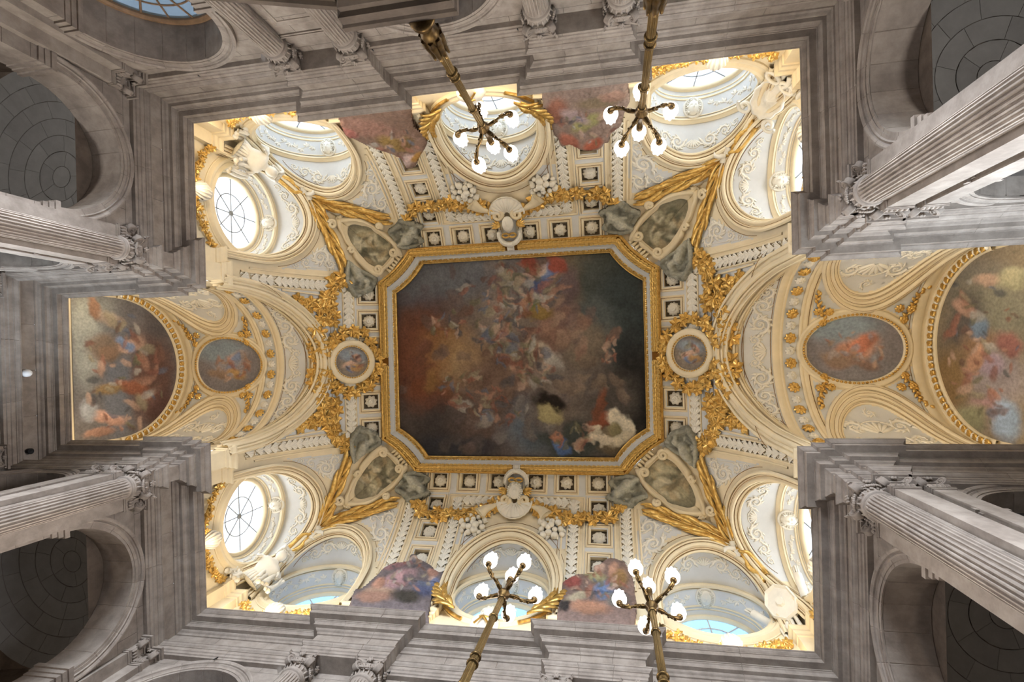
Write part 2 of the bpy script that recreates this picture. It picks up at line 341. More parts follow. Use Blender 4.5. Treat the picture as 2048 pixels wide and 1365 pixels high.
# crescent of the great arch, bust corner beside the central lunette
blue |= isl & (ay < 2.4) & (ax > 7.0 + .30 * (ay / 2.2) ** 2) & (ax < 8.25)
blue |= (~isl) & (ax > 1.15) & (ax < 2.0) & (ay > 5.3) & (ay < 6.05)
me = bpy.data.meshes.new('ceiling'); 
used = np.unique(F); rm = np.full(len(V), -1); rm[used] = np.arange(len(used))
me.from_pydata(V[used].tolist(), [], rm[F].tolist()); me.materials.append(M['cream']); me.materials.append(M['blue'])
me.polygons.foreach_set('material_index', blue.astype(np.int32)); me.polygons.foreach_set('use_smooth', np.ones(len(F), bool)); me.update()
me.set_sharp_from_angle(angle=0.5)
ceiling = bpy.data.objects.new('ceiling', me); COL.objects.link(ceiling)
tagit(ceiling, 'cream and pale blue stucco vault with lunettes and coffers', kind='structure')
for s in (-1, 1):
    V, F, cx, cy = field(min(s * WWALL, s * ARMX), max(s * WWALL, s * ARMX), -2.475, 2.475, lambda a, b: np.abs(b) < 2.5)
    ay, ax = np.abs(cy), np.abs(cx)
    me = bpy.data.meshes.new('arm_vault'); me.from_pydata(V.tolist(), [], F.tolist()); me.materials.append(M['cream']); me.materials.append(M['blue'])
    t = (ax - 10.37) / 1.35
    v_ = 2.48 * np.arccos(np.clip(ay / 2.48, 0, 1)); vv = 2.48 * PI / 2 - v_
    def tear(x, f): return (2.18 + .66 * f) * np.sqrt(np.clip(1 - ((x - 10.42 - .16 * f) / (1.12 + .5 * f)) ** 2, 0, 1))
    pn = v_ < tear(ax, 0)
    bl = (ax > 9.18) & (ax < 11.95) & (((ax - 10.37) / 1.62) ** 2 + (vv / 1.3) ** 2 > 1) & (v_ > tear(ax, 1.06)) & (v_ > 1.6)
    bl = bl | pn | ((ax > 8.42) & (ax < 8.86))
    me.polygons.foreach_set('material_index', bl.astype(np.int32)); me.polygons.foreach_set('use_smooth', np.ones(len(F), bool)); me.update()
    o = bpy.data.objects.new('arm_vault', me); COL.objects.link(o); o.parent = ceiling
# ------------------------------------------------------------------ drum walls above the cornice with the oculi
def ring_wall(mb, L, r, hu, z0, z1, n=64):
    """wall face with a round hole; L maps (u, depth, z)"""
    th = np.arange(n) * 2 * PI / n; c, s = np.cos(th), np.sin(th)
    k = np.minimum(np.where(np.abs(c) > 1e-6, hu / np.maximum(np.abs(c), 1e-6), 1e9), np.where(s > 0, (z1 - GZ) / np.maximum(s, 1e-6), (GZ - z0) / np.maximum(-s, 1e-6)))
    P = np.stack([L(r * c, 0 * c, GZ + r * s), L(k * c, 0 * c, GZ + k * s)], 1)
    mb.grid(P, True, False)
RW = 1.45
drum = {}
for side in ('north', 'south', 'east', 'west'):
    mb = MB()
    if side in ('north', 'south'):
        s = -1 if side == 'north' else 1
        L = lambda u, d, z, x0=0: np.stack([x0 + u, s * (NWALL + d), z + 0 * u], -1)
        for x0 in (-6.0, 0, 6.0): ring_wall(mb, lambda u, d, z: L(u, d, z, x0), RW, 1.9, 11.95, 16.7)
        for a, b in ((-8.3, -7.9), (-4.1, -1.9), (1.9, 4.1), (7.9, 8.3)):
            mb.add([(a, s * NWALL, 11.95), (b, s * NWALL, 11.95), (b, s * NWALL, 16.7), (a, s * NWALL, 16.7)], [(0, 1, 2, 3)])
    else:
        s = -1 if side == 'west' else 1
        L = lambda u, d, z, y0=0: np.stack([s * (WWALL + d) + 0 * u, y0 + u, z + 0 * u], -1)
        for y0 in (-4.97, 4.97): ring_wall(mb, lambda u, d, z: L(u, d, z, y0), RW, 1.9, 11.95, 16.7)
        for a, b in ((-7.2, -6.87), (-3.07, -2.50), (2.50, 3.07), (6.87, 7.2)):
            mb.add([(s * WWALL, a, 11.95), (s * WWALL, b, 11.95), (s * WWALL, b, 16.7), (s * WWALL, a, 16.7)], [(0, 1, 2, 3)])
        mb.add([(s * ARMX, -2.7, 11.95), (s * ARMX, 2.7, 11.95), (s * ARMX, 2.7, 16.6), (s * ARMX, -2.7, 16.6)], [(0, 1, 2, 3)])
        for t in (-1, 1):
            mb.add([(s * WWALL, t * 2.49, 11.95), (s * ARMX, t * 2.49, 11.95), (s * ARMX, t * 2.49, 14.3), (s * WWALL, t * 2.49, 14.3)], [(0, 1, 2, 3)])
    o = mb.build('drum_wall_' + side, M['cream'], ceiling, smooth=False)
# impost blocks from which the vault springs
def impost(x0, x1, y0, y1, z1, name='impost_block'):
    mb = MB(); cx, cy = (x0 + x1) / 2, (y0 + y1) / 2
    hx, hy = abs(x1 - x0) / 2, abs(y1 - y0) / 2
    prof = [(0, 12.0), (0, z1 - .34), (.03, z1 - .33), (.03, z1 - .25), (.07, z1 - .2), (.07, z1 - .12), (.12, z1 - .06), (.12, z1)]
    P = np.array([[(cx + a * (hx + e), cy + b * (hy + e), z) for e, z in prof] for a, b in ((-1, -1), (1, -1), (1, 1), (-1, 1))])
    mb.grid(P, True, False); mb.add(P[:, -1], [(0, 1, 2, 3)]); return mb.build(name, M['cream'], ceiling, smooth=False)
for sx, sy in QUAD:
    impost(sx * 7.84, sx * 8.25, sy * 2.52, sy * 3.0, 13.45)
    impost(sx * 8.0, sx * 8.25, sy * 3.0, sy * 3.45, 13.45)
    impost(sx * 1.62, sx * 4.3, sy * 7.0, sy * 7.15, 13.45)
    impost(sx * 7.62, sx * 8.25, sy * 6.86, sy * 7.15, 13.45)
    impost(sx * 8.02, sx * 8.25, sy * 6.5, sy * 6.86, 13.45)
# ------------------------------------------------------------------ oculus windows
def circ(L, r, d, n=64, a0=0, a1=2 * PI):
    th = np.linspace(a0, a1, n, endpoint=abs(a1 - a0 - 2 * PI) > 1e-6); return L(r * np.cos(th), d + 0 * th, GZ + r * np.sin(th)), th
def leaf_spray(mb, F, seg, seed, scale=1.0):
    """flat leafy relief along a strip; F(s, t) -> point, normal; s in [0,1], t in [-1,1]"""
    r = random.Random(seed); n = seg
    s = np.linspace(0.03, 0.97, n * 6); P, N = F(s, 0.35 * np.sin(s * n * PI)); mb.tube(P, 0.018 * scale, 5, N)
    for i in range(n * 2):
        u = (i + .5) / (n * 2); sd = 1 if i % 2 else -1
        for k in range(3):
            ds = np.linspace(0, (0.16 + .12 * k) / n, 5); tt = 0.35 * math.sin(u * n * PI) + sd * np.linspace(0, .75 - .2 * k, 5) * (1 + .2 * r.random())
            P, N = F(np.clip(u + ds * (1 if k != 1 else -0.6), 0, 1), np.clip(tt, -.9, .9))
            mb.tube(P, np.array([.02, .045, .055, .04, .006]) * scale, 5, N, 0.5)
def make_window(n, side, c):
    s = -1 if side in ('north', 'west') else 1
    if side in ('north', 'south'):
        pl, gl = NWALL, NG; L = lambda u, d, z: np.stack([c + u, s * (pl + d), z + 0 * u], -1); nin = np.array([0, -s, 0.0])
    else:
        pl, gl = WWALL, WG; L = lambda u, d, z: np.stack([s * (pl + d) + 0 * u, c + u, z + 0 * u], -1); nin = np.array([-s, 0, 0.0])
    D = gl - pl; south = side == 'south'
    root = thing('window_%d' % n, L(np.array(0.), np.array(0.), GZ), None, None); tagit(root, 'round oculus window in the %s wall of the vault' % side, kind='structure')
    sg = np.sign(np.cross(np.array([0, -s, 0]) if side in ('east', 'west') else np.array([1, 0, 0]), [0, 0, 1.0]) @ nin) or 1
    mb = MB(); P, th = circ(L, 1.58, 0); mb.sweep(P, nin, [(-.2, -.02), (-.2, .05), (-.15, .09), (-.1, .06), (-.05, .06), (0, .11), (.07, .12), (.11, .08), (.14, .03), (.17, .03), (.17, -.02)] if True else [], True)
    mb.build('ring_moulding', M['cream'], root, auto=.6)
    def cone(t, th):  # t 0 at the wall, 1 at the glass
        r = RW - (RW - 1.2) * t; q = L(r * np.cos(th), D * t + 0 * th, GZ + r * np.sin(th))
        inn = L(0 * th, D * t + 0 * th, GZ + 0 * th); N = unit(inn - q + .3 * nin); return q, N
    mb = MB(); th = np.linspace(0, 2 * PI, 64, endpoint=False); tt = np.linspace(0, 1, 5)
    P = np.stack([cone(t, th)[0] for t in tt], 1); mb.grid(P, True, False); mb.build('splayed_reveal', M['blue'], root)
    mb = MB()
    for t, r in ((.08, .02), (.62, .03), (.72, .02)):
        q, N = cone(t + 0 * th, th); q = np.concatenate([q, q[:1]]); N = np.concatenate([N, N[:1]]); mb.tube(q, r, 6, N, cap=False)
    q, _ = circ(L, 1.2, D - .04); mb.sweep(q, nin, [(-.08, -.05), (-.08, .06), (-.03, .09), (.02, .06), (.06, .06), (.06, -.05)], True)
    mb.build('reveal_moulding', M['cream'], root)
    mb = MB(); th0 = PI / 2 - .32; arcs = [(th0 - 1.9, th0), (PI / 2 + .32, PI / 2 + .32 + 1.9)]
    for i, (a, b) in enumerate(arcs):
        def Fm(s_, t_, a=a, b=b): 
            q, N = cone(.34 + .2 * np.asarray(t_) + 0 * s_, a + (b - a) * s_); return q, N
        leaf_spray(mb, Fm, 7, n * 7 + i, .8)
    o = mb.build('leaf_relief', M['white'], root); o['kind'] = 'stuff'
    # head in a roundel at the crown of the reveal
    q, N = cone(np.array([.36]), np.array([PI / 2])); q, N = q[0], N[0]; up = np.array([0, 0, 1.0]) - N * N[2]; up = unit(-(nin - N * (nin @ N)))
    rx = np.cross(up, N); A = np.stack([rx, up, N])
    mb = MB(); mb.lathe([(.0, .03), (.24, .03), (.26, .05), (.29, .05), (.31, 0)], 20, q, A); mb.build('roundel', M['white'], root)
    face_mesh(q + N * .03, A, .17, root, 'mask_head', M['white'])
    # glazing
    bar = M['muntinw'] if south else M['muntin']
    ring = .62
    for i in range(8):
        a = i * PI / 4 + PI / 8 * 0; mb = MB(); e = L(np.array([.07 * math.cos(a), 1.19 * math.cos(a)]), np.array([D, D]), GZ + np.array([.07 * math.sin(a), 1.19 * math.sin(a)]))
        mb.tube(e, .018, 6, np.stack([nin, nin])); mb.build('glazing_bar', bar, root)
        for r0, r1 in ((.06, ring), (ring, 1.17)):
            t = np.linspace(a, a + PI / 4, 7); mb = MB()
            mb.grid(np.stack([L(r0 * np.cos(t), D + .0 * t, GZ + r0 * np.sin(t)), L(r1 * np.cos(t), D + 0 * t, GZ + r1 * np.sin(t))], 1)); mb.build('pane', M['paneblue'] if south else M['pane'], root)
    mb = MB(); q, _ = circ(L, ring, D, 40); q = np.concatenate([q, q[:1]]); mb.tube(q, .018, 6, np.broadcast_to(nin, q.shape), cap=False); mb.build('glazing_ring', bar, root)
    mb = MB(); A2 = np.stack([np.cross([0, 0, 1.0], nin), [0, 0, 1.0], nin]); mb.lathe([(0, .04), (.05, .04), (.09, .02), (.09, -.02)], 12, L(np.array(0.), np.array(D), GZ), A2); mb.build('hub', bar, root)
    return root
def face_mesh(c, A, r, parent, name, m, hair=True, tilt=0):
    """a small carved head: A rows = right, up, out"""
    mb = MB(); n, k = 20, 16
    th = np.linspace(0, 2 * PI, n, endpoint=False); ph = np.linspace(0.02, PI / 2 + .25, k)
    u = np.outer(np.sin(ph), np.cos(th)); v = np.outer(np.sin(ph), np.sin(th)) * 1.3; h = np.outer(np.cos(ph), np.ones(n)) * .8
    h = h + 1.5 * (.28 * np.exp(-((u / .13) ** 2 + ((v - .02) / .28) ** 2)) - .16 * np.exp(-(((np.abs(u) - .36) / .17) ** 2 + ((v - .3) / .11) ** 2)) + .07 * np.exp(-(((np.abs(u) - .36) / .1) ** 2 + ((v - .29) / .06) ** 2)) \
        + .12 * np.exp(-((u / .26) ** 2 + ((v + .45) / .07) ** 2)) - .1 * np.exp(-((u / .3) ** 2 + ((v + .53) / .03) ** 2)) + .1 * np.exp(-((u / .2) ** 2 + ((v + .85) / .16) ** 2)) + .08 * np.exp(-((v - .45) / .08) ** 2 - (u / .5) ** 2))
    P = c + r * (u[..., None] * A[0] + v[..., None] * A[1] + h[..., None] * A[2]); mb.grid(np.swapaxes(P, 0, 1), True, False)
    o = mb.build(name, m, parent)
    if hair:
        mb = MB()
        for i in range(22):
            a = -0.9 + i * (PI + 1.8) / 21; 
            for j in range(2):
                rr = r * (1.0 + .22 * j); cc = c + rr * (math.cos(a) * A[0] + 1.25 * math.sin(a) * A[1]) + r * (.25 - .2 * j + .1 * math.sin(i * 2.3)) * A[2]
                mb.ball(cc, np.array([.2, .17, .2]) * r * (1 + .25 * math.sin(i * 1.7 + j)), 6, 4)
        h_ = mb.build('hair', m, o)
    return o
n = 1
for side in ('north', 'south'):
    for c in (-6.0, 0.0, 6.0): make_window(n, side, c); n += 1
for side in ('west', 'east'):
    for c in (-4.97, 4.97): make_window(n, side, c); n += 1
# ------------------------------------------------------------------ entablature
QN = [(1.33, -6.57), (1.33, -6.26), (4.46, -6.26), (4.46, -6.57), (7.58, -6.57), (7.58, -3.46), (7.33, -3.46), (7.33, -2.09), (7.61, -2.09), (7.61, -2.01),
      (7.89, -2.01), (7.89, -1.92), (9.44, -1.92), (9.44, -2.03), (11.85, -2.03)]
LOOP = QN + [(x, -y) for x, y in QN[::-1]] + [(-x, -y) for x, y in QN] + [(-x, y) for x, y in QN[::-1]]
LOOP = np.array(LOOP)
COURSES = {
    'cornice_block': [(.95, 12.02), (.02, 12.0), (0, 11.985), (0, 11.955), (.022, 11.945), (.03, 11.925), (.06, 11.90), (.085, 11.885), (.085, 11.87), (.1, 11.87), (.1, 11.755), (.108, 11.745), (.25, 11.75),
                      (.25, 11.715), (.265, 11.715), (.265, 11.69), (.29, 11.675), (.31, 11.64), (.31, 11.585), (.39, 11.58), (.39, 11.55), (.41, 11.53), (.45, 11.51), (.47, 11.48), (.47, 11.46), (.5, 11.455)],
    'frieze_block': [(.5, 11.455), (.5, 11.045)],
    'architrave_block': [(.5, 11.045), (.375, 11.04), (.375, 11.01), (.39, 11.005), (.41, 10.97), (.44, 10.945), (.44, 10.925), (.46, 10.92), (.46, 10.83), (.47, 10.825), (.485, 10.815), (.485, 10.745), (.495, 10.74), (.51, 10.735), (.51, 10.67), (1.05, 10.67)]}
ents = {}
for side in ('north', 'east', 'south', 'west'):
    o = bpy.data.objects.new('trim_%s_entablature' % side, None); COL.objects.link(o); tagit(o, 'grey stone entablature along the %s side of the hall' % side, kind='structure'); ents[side] = o
nv = len(LOOP)
tang = unit(np.roll(LOOP, -1, 0) - LOOP); outn = np.stack([tang[:, 1], -tang[:, 0]], 1); voff = outn + np.roll(outn, 1, 0)
lng = np.linalg.norm(np.roll(LOOP, -1, 0) - LOOP, axis=1)
for i in range(nv):
    a, b = LOOP[i], LOOP[(i + 1) % nv]; mid = (a + b) / 2
    side = ('east' if mid[0] > 0 else 'west') if abs(mid[0]) > 7.3 else ('north' if mid[1] < 0 else 'south')
    for cname, prof in COURSES.items():
        pr = np.array(prof); nb = max(1, int(round(lng[i] / (1.25 if cname != 'frieze_block' else 1.05))))
        cuts = np.linspace(0, 1, nb + 1)
        for j in range(nb):
            g = .008 / max(lng[i], .01); rings = []
            ts = [(cuts[j], j > 0), (min(cuts[j] + g, cuts[j + 1]), False), (max(cuts[j + 1] - g, cuts[j]), False), (cuts[j + 1], j < nb - 1)]
            for t, rec in ts:
                o_ = pr[:, 0] + (.012 if rec else 0)
                p2 = (a + np.outer(o_, voff[i])) * (1 - t) + (b + np.outer(o_, voff[(i + 1) % nv])) * t
                rings.append(np.c_[p2, pr[:, 1]])
            mb = MB(); mb.grid(np.array(rings)); mb.build(cname, M['stone'], ents[side], smooth=False)
# ------------------------------------------------------------------ lower walls with arches
WN, WE, WA = 7.19, 8.20, 2.65
def mapN(s): return lambda u, d, z: np.stack([u + 0 * z, s * (WN + d) + 0 * z, z + 0 * u], -1)
def mapE(s): return lambda u, d, z: np.stack([s * (WE + d) + 0 * z, u + 0 * z, z + 0 * u], -1)
def mapA(s, t): return lambda u, d, z: np.stack([s * u + 0 * z, t * (WA + d) + 0 * z, z + 0 * u], -1)
A_ = np.array
def wall_arch(mb, L, u0, u1, zb, zt, uc, r, zs, n=24):
    th = np.linspace(0, PI, n + 1); c, s = np.cos(th), np.sin(th)
    k = np.minimum(np.where(c > 1e-6, (u1 - uc) / np.maximum(c, 1e-6), np.where(c < -1e-6, (uc - u0) / np.maximum(-c, 1e-6), 1e9)), np.where(s > 1e-6, (zt - zs) / np.maximum(s, 1e-6), 1e9))
    mb.grid(np.stack([L(uc + r * c, 0 * c, zs + r * s), L(uc + k * c, 0 * c, zs + k * s)], 1))
    for a, b in ((u0, uc - r), (uc + r, u1)): mb.add(L(A_([a, b, b, a]), A_([0., 0, 0, 0]), A_([zb, zb, zs, zs])), [(0, 1, 2, 3)])
def plain(mb, L, u0, u1, zb, zt, d=0.): mb.add(L(A_([u0, u1, u1, u0]), A_([d] * 4), A_([zb, zb, zt, zt])), [(0, 1, 2, 3)])
def arch_parts(parent, L, uc, r, zs, depth, nb=9, zb=2.0, m=None, w=.28):
    m = m or M['stone']
    prof = [(0, -.01), (0, .03), (.06, .03), (.06, .045), (.13, .045), (.15, .07), (.17, .05), (.19, .05), (.2, .08), (.24, .1), (.27, .1), (w, .06), (w, -.01)]
    pr = A_(prof)
    for j in range(nb):           # archivolt and soffit stones, one voussoir each
        a, b = PI * j / nb, PI * (j + 1) / nb; ts = [a, a + .008, *np.linspace(a + .03, b - .03, 4), b - .008, b]
        mb = MB(); P = []
        for i, t in enumerate(ts):
            rec = .01 if i in (0, len(ts) - 1) else 0; rr = r + pr[:, 0]; P.append(L(uc + rr * math.cos(t), -pr[:, 1] + rec, zs + rr * math.sin(t)))
        mb.grid(A_(P)); mb.build('archivolt_block', m, parent, smooth=False)
        mb = MB(); P = []
        for i, t in enumerate(ts):
            rec = .01 if i in (0, len(ts) - 1) else 0; P.append(L((r + rec) * A_([1., 1]) * math.cos(t) + uc, A_([-.0, depth]), zs + (r + rec) * A_([1., 1]) * math.sin(t)))
        mb.grid(A_(P)); mb.build('soffit_block', m, parent, smooth=False)
    mb = MB()
    for s in (-1, 1): mb.add(L(uc + s * r + A_([0., 0, 0, 0]), A_([0, depth, depth, 0]), A_([zb, zb, zs, zs])), [(0, 1, 2, 3)])
    mb.build('arch_jamb', m, parent, smooth=False)
    for s in (-1, 1):             # impost mouldings at the springing
        mb = MB(); 
        for e, z0, z1 in ((.03, -.3, -.2), (.06, -.2, -.1), (.1, -.1, 0)):
            u0, u1 = (uc + s * (r - e), uc + s * (r + .3 + e)); 
            for d0, d1 in ((-e - .02, depth),):
                v = np.concatenate([L(A_([u0, u1, u1, u0]), A_([d0, d0, d1, d1]), zs + A_([z0] * 4)), L(A_([u0, u1, u1, u0]), A_([d0, d0, d1, d1]), zs + A_([z1] * 4))])
                mb.add(v, [(0, 1, 2, 3), (4, 5, 6, 7), (0, 1, 5, 4), (3, 2, 6, 7), (0, 3, 7, 4), (1, 2, 6, 5)])
        mb.build('impost_moulding', m, parent, smooth=False)
AR, AZ = 1.48, 8.92
walls = {}
for side, s in (('north', -1), ('south', 1)):
    L = mapN(s); mb = MB()
    for u0, u1, uc in ((-8.2, -4.4, -6.0), (-1.9, 1.9, 0.0), (4.4, 8.2, 6.0)): wall_arch(mb, L, u0, u1, -1.6, 10.75, uc, AR, AZ)
    for a, b in ((-4.4, -1.9), (1.9, 4.4)): plain(mb, L, a, b, -1.6, 10.75)
    o = mb.build('wall_' + side, M['ashlar'], None, smooth=False); tagit(o, 'grey limestone wall with round arches on the %s side of the hall' % side, kind='structure'); walls[side] = o
    for uc in (-6.0, 0.0, 6.0): arch_parts(o, L, uc, AR, AZ, .95)
    for uc in (-2.95, 2.95):      # framed panel and string course between the paired columns
        mb = MB(); zz0, zz1, hw = 7.6, 9.72, .5
        P = L(A_([uc - hw, uc + hw, uc + hw, uc - hw]), A_([0.] * 4), A_([zz0, zz0, zz1, zz1])); cen = P.mean(0)
        for k in range(4):
            q0, q1 = P[k], P[(k + 1) % 4]; e = []
            for o_, h in ((0, 0), (0, .035), (.05, .05), (.09, .02), (.12, .02), (.13, -.05)):
                f0 = L(A_([0.]), A_([-h]), A_([0.]))[0] - L(A_([0.]), A_([0.]), A_([0.]))[0]
                e.append([q0 + np.sign(cen - q0) * A_([1, 0, 1]) * o_ + f0, q1 + np.sign(cen - q1) * A_([1, 0, 1]) * o_ + f0])
            mb.grid(A_(e))
        mb.build('panel_frame', M['stone'], o, smooth=False)
        mb = MB(); 
        for d0, z0, z1 in ((-.03, 10.0, 10.04), (-.05, 10.04, 10.08)): 
            mb.grid(A_([L(A_([uc - .62, uc + .62]), A_([d, d]), A_([z, z])) for d, z in ((0, z0), (d0, z0), (d0, z1), (0, z1))]))
        mb.build('string_course', M['stone'], o, smooth=False)
for side, s in (('west', -1), ('east', 1)):
    L = mapE(s); mb = MB()
    for uc in (-4.97, 4.97): wall_arch(mb, L, min(uc - 2.22, uc + 2.22) if uc < 0 else uc - 2.32, uc + 2.32 if uc < 0 else uc + 2.22, -1.6, 10.75, uc, AR, AZ)
    mb.add([(s * 12.47, -2.65, -1.6), (s * 12.47, 2.65, -1.6), (s * 12.47, 2.65, 10.75), (s * 12.47, -2.65, 10.75)], [(0, 1, 2, 3)])
    for t in (-1, 1): wall_arch(mb, mapA(s, t), 8.2, 12.47, -1.6, 10.75, 10.72, 1.46, 9.06)
    o = mb.build('wall_' + side, M['ashlar'], None, smooth=False); tagit(o, 'grey limestone wall with arches and deep arm on the %s side' % side, kind='structure'); walls[side] = o
    for uc in (-4.97, 4.97): arch_parts(o, L, uc, AR, AZ, .8)
    for t in (-1, 1):
        La = mapA(s, t); arch_parts(o, La, 10.72, 1.46, 9.06, .38, 7)
# ground floor
mb = MB(); mb.add([(-14, -9.2, -1.65), (14, -9.2, -1.65), (14, 9.2, -1.65), (-14, 9.2, -1.65)], [(0, 1, 2, 3)]); tagit(mb.build('floor', M['floor'], None, False), 'dark marble floor of the stair hall', kind='structure')
# domed side rooms behind the east and west arches, dome built of rings of stones
for sx, sy in QUAD:
    cx_, cy_ = sx * 10.45, sy * 4.97
    root = bpy.data.objects.new('ceiling_dome', None); COL.objects.link(root); root.location = (cx_, cy_, 10.8)
    tagit(root, 'grey stone saucer dome with ringed joints behind the %s arch' % CORNER[(sx, sy)], kind='structure')
    RS = 4.6; rim = [0.0, .06, .14, .225, .31, .395, .48, .56]; cnt = [1, 5, 8, 11, 14, 16, 18]
    for k in range(7):
        n_ = cnt[k]; mb = MB()
        if k == 0:
            th = np.linspace(0, 2 * PI, 20, endpoint=False); P = np.stack([np.stack([RS * math.sin(p) * np.cos(th), RS * math.sin(p) * np.sin(th), RS * (math.cos(p) - 1) + h + 0 * th], -1) for p, h in ((.001, 0), (.03, 0), (rim[1] - .002, 0), (rim[1] - .0008, .014))], 1)
            mb.grid(P, True, False)
        else:
            g = .0018 / math.sin(rim[k] + .04); tt = A_([0, g * .35, g, *np.linspace(0.15, 2 * PI / n_ - .15, 4), 2 * PI / n_ - g, 2 * PI / n_ - g * .35]); tt = np.sort(tt)
            pp = [(rim[k] + .0008, .006), (rim[k] + .002, 0), ((rim[k] + rim[k + 1]) / 2, 0), (rim[k + 1] - .002, 0), (rim[k + 1] - .0008, .006)]
            P = A_([[(RS * math.sin(p) * math.cos(t), RS * math.sin(p) * math.sin(t), RS * (math.cos(p) - 1) + (h if 1 < i < len(tt) - 2 else max(h, .006 if i in (0, len(tt) - 1) else 0))) for p, h in pp] for i, t in enumerate(tt)])
            mb.grid(P)
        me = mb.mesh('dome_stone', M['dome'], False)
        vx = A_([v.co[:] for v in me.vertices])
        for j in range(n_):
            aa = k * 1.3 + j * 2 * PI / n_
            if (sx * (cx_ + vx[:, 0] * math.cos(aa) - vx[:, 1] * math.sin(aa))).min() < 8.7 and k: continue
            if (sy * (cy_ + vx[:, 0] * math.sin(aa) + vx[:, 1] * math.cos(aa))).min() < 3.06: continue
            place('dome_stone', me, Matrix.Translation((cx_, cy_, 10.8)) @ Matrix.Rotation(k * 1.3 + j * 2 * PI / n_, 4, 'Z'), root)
    mb = MB(); th = np.linspace(0, 2 * PI, 48, endpoint=False)      # backing and walls of the room
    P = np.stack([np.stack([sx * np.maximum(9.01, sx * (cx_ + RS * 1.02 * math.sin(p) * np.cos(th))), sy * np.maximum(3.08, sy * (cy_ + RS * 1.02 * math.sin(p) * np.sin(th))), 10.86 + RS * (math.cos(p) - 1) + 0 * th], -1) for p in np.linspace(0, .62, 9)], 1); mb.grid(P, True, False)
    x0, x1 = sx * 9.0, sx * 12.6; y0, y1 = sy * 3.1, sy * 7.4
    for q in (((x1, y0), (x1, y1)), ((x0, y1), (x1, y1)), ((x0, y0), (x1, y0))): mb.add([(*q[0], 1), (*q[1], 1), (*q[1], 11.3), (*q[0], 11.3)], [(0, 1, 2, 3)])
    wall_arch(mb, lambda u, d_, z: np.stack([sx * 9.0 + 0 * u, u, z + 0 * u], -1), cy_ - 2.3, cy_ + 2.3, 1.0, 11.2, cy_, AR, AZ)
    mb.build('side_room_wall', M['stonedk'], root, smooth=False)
# niches and fanlights behind the north and south arches, recesses behind the arms' side arches
wn = 11
for s in (-1, 1):
    for uc in (-6.0, 0.0, 6.0):
        L = mapN(s); root = thing('window_%d' % wn, L(A_(uc), A_(.95), AZ), None, None); wn += 1
        tagit(root, 'arched fanlight with brown wooden bars set deep in a %s arch' % ('north' if s < 0 else 'south'), kind='structure')
        mb = MB(); th = np.linspace(0, PI, 25); dd = .93
        P = [[L(A_(uc + r * math.cos(t)), A_(d), A_(AZ + r * math.sin(t))) for r, d in ((AR + .02, dd - .1), (AR - .06, dd - .1), (AR - .1, dd - .05), (AR - .1, dd + .05))] for t in th]
        mb.grid(A_(P))
        mb.build('window_frame', M['wood'], root, smooth=False)
        nseg = 8
        nrm = L(A_(0.), A_(-1.), A_(0.)) - L(A_(0.), A_(0.), A_(0.))
        for j in range(nseg):
            a, b = PI * j / nseg, PI * (j + 1) / nseg
            for r0, r1 in ((.05, .5), (.5, .95), (.95, AR - .08)):
                t = np.linspace(a, b, 5); mb = MB(); mb.grid(np.stack([L(uc + r0 * np.cos(t), dd + 0 * t, AZ + r0 * np.sin(t)), L(uc + r1 * np.cos(t), dd + 0 * t, AZ + r1 * np.sin(t))], 1)); mb.build('pane', M['panegrey'], root)
            if j: 
                mb = MB(); mb.tube(L(uc + A_([.05, AR - .08]) * math.cos(a), A_([dd, dd]), AZ + A_([.05, AR - .08]) * math.sin(a)), .025, 6, np.stack([nrm, nrm])); mb.build('glazing_bar', M['wood'], root)
        for r in (.5, .95):
            mb = MB(); q = L(uc + r * np.cos(th), dd + 0 * th, AZ + r * np.sin(th)); mb.tube(q, .022, 6, np.broadcast_to(nrm, q.shape)); mb.build('glazing_ring', M['wood'], root)
        mb = MB(); plain(mb, L, uc - AR - .1, uc + AR + .1, 1.0, AZ, .96); mb.build('window_transom', M['wood'], root, smooth=False)
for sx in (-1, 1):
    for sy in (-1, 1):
        L = mapA(sx, sy); mb = MB(); plain(mb, L, 9.1, 12.3, 1.0, 10.66, .36); mb.build('arch_shade_back', M['shade'], walls['west' if sx < 0 else 'east'], smooth=False)  # dark sheet coloured as the shade of a deep passage
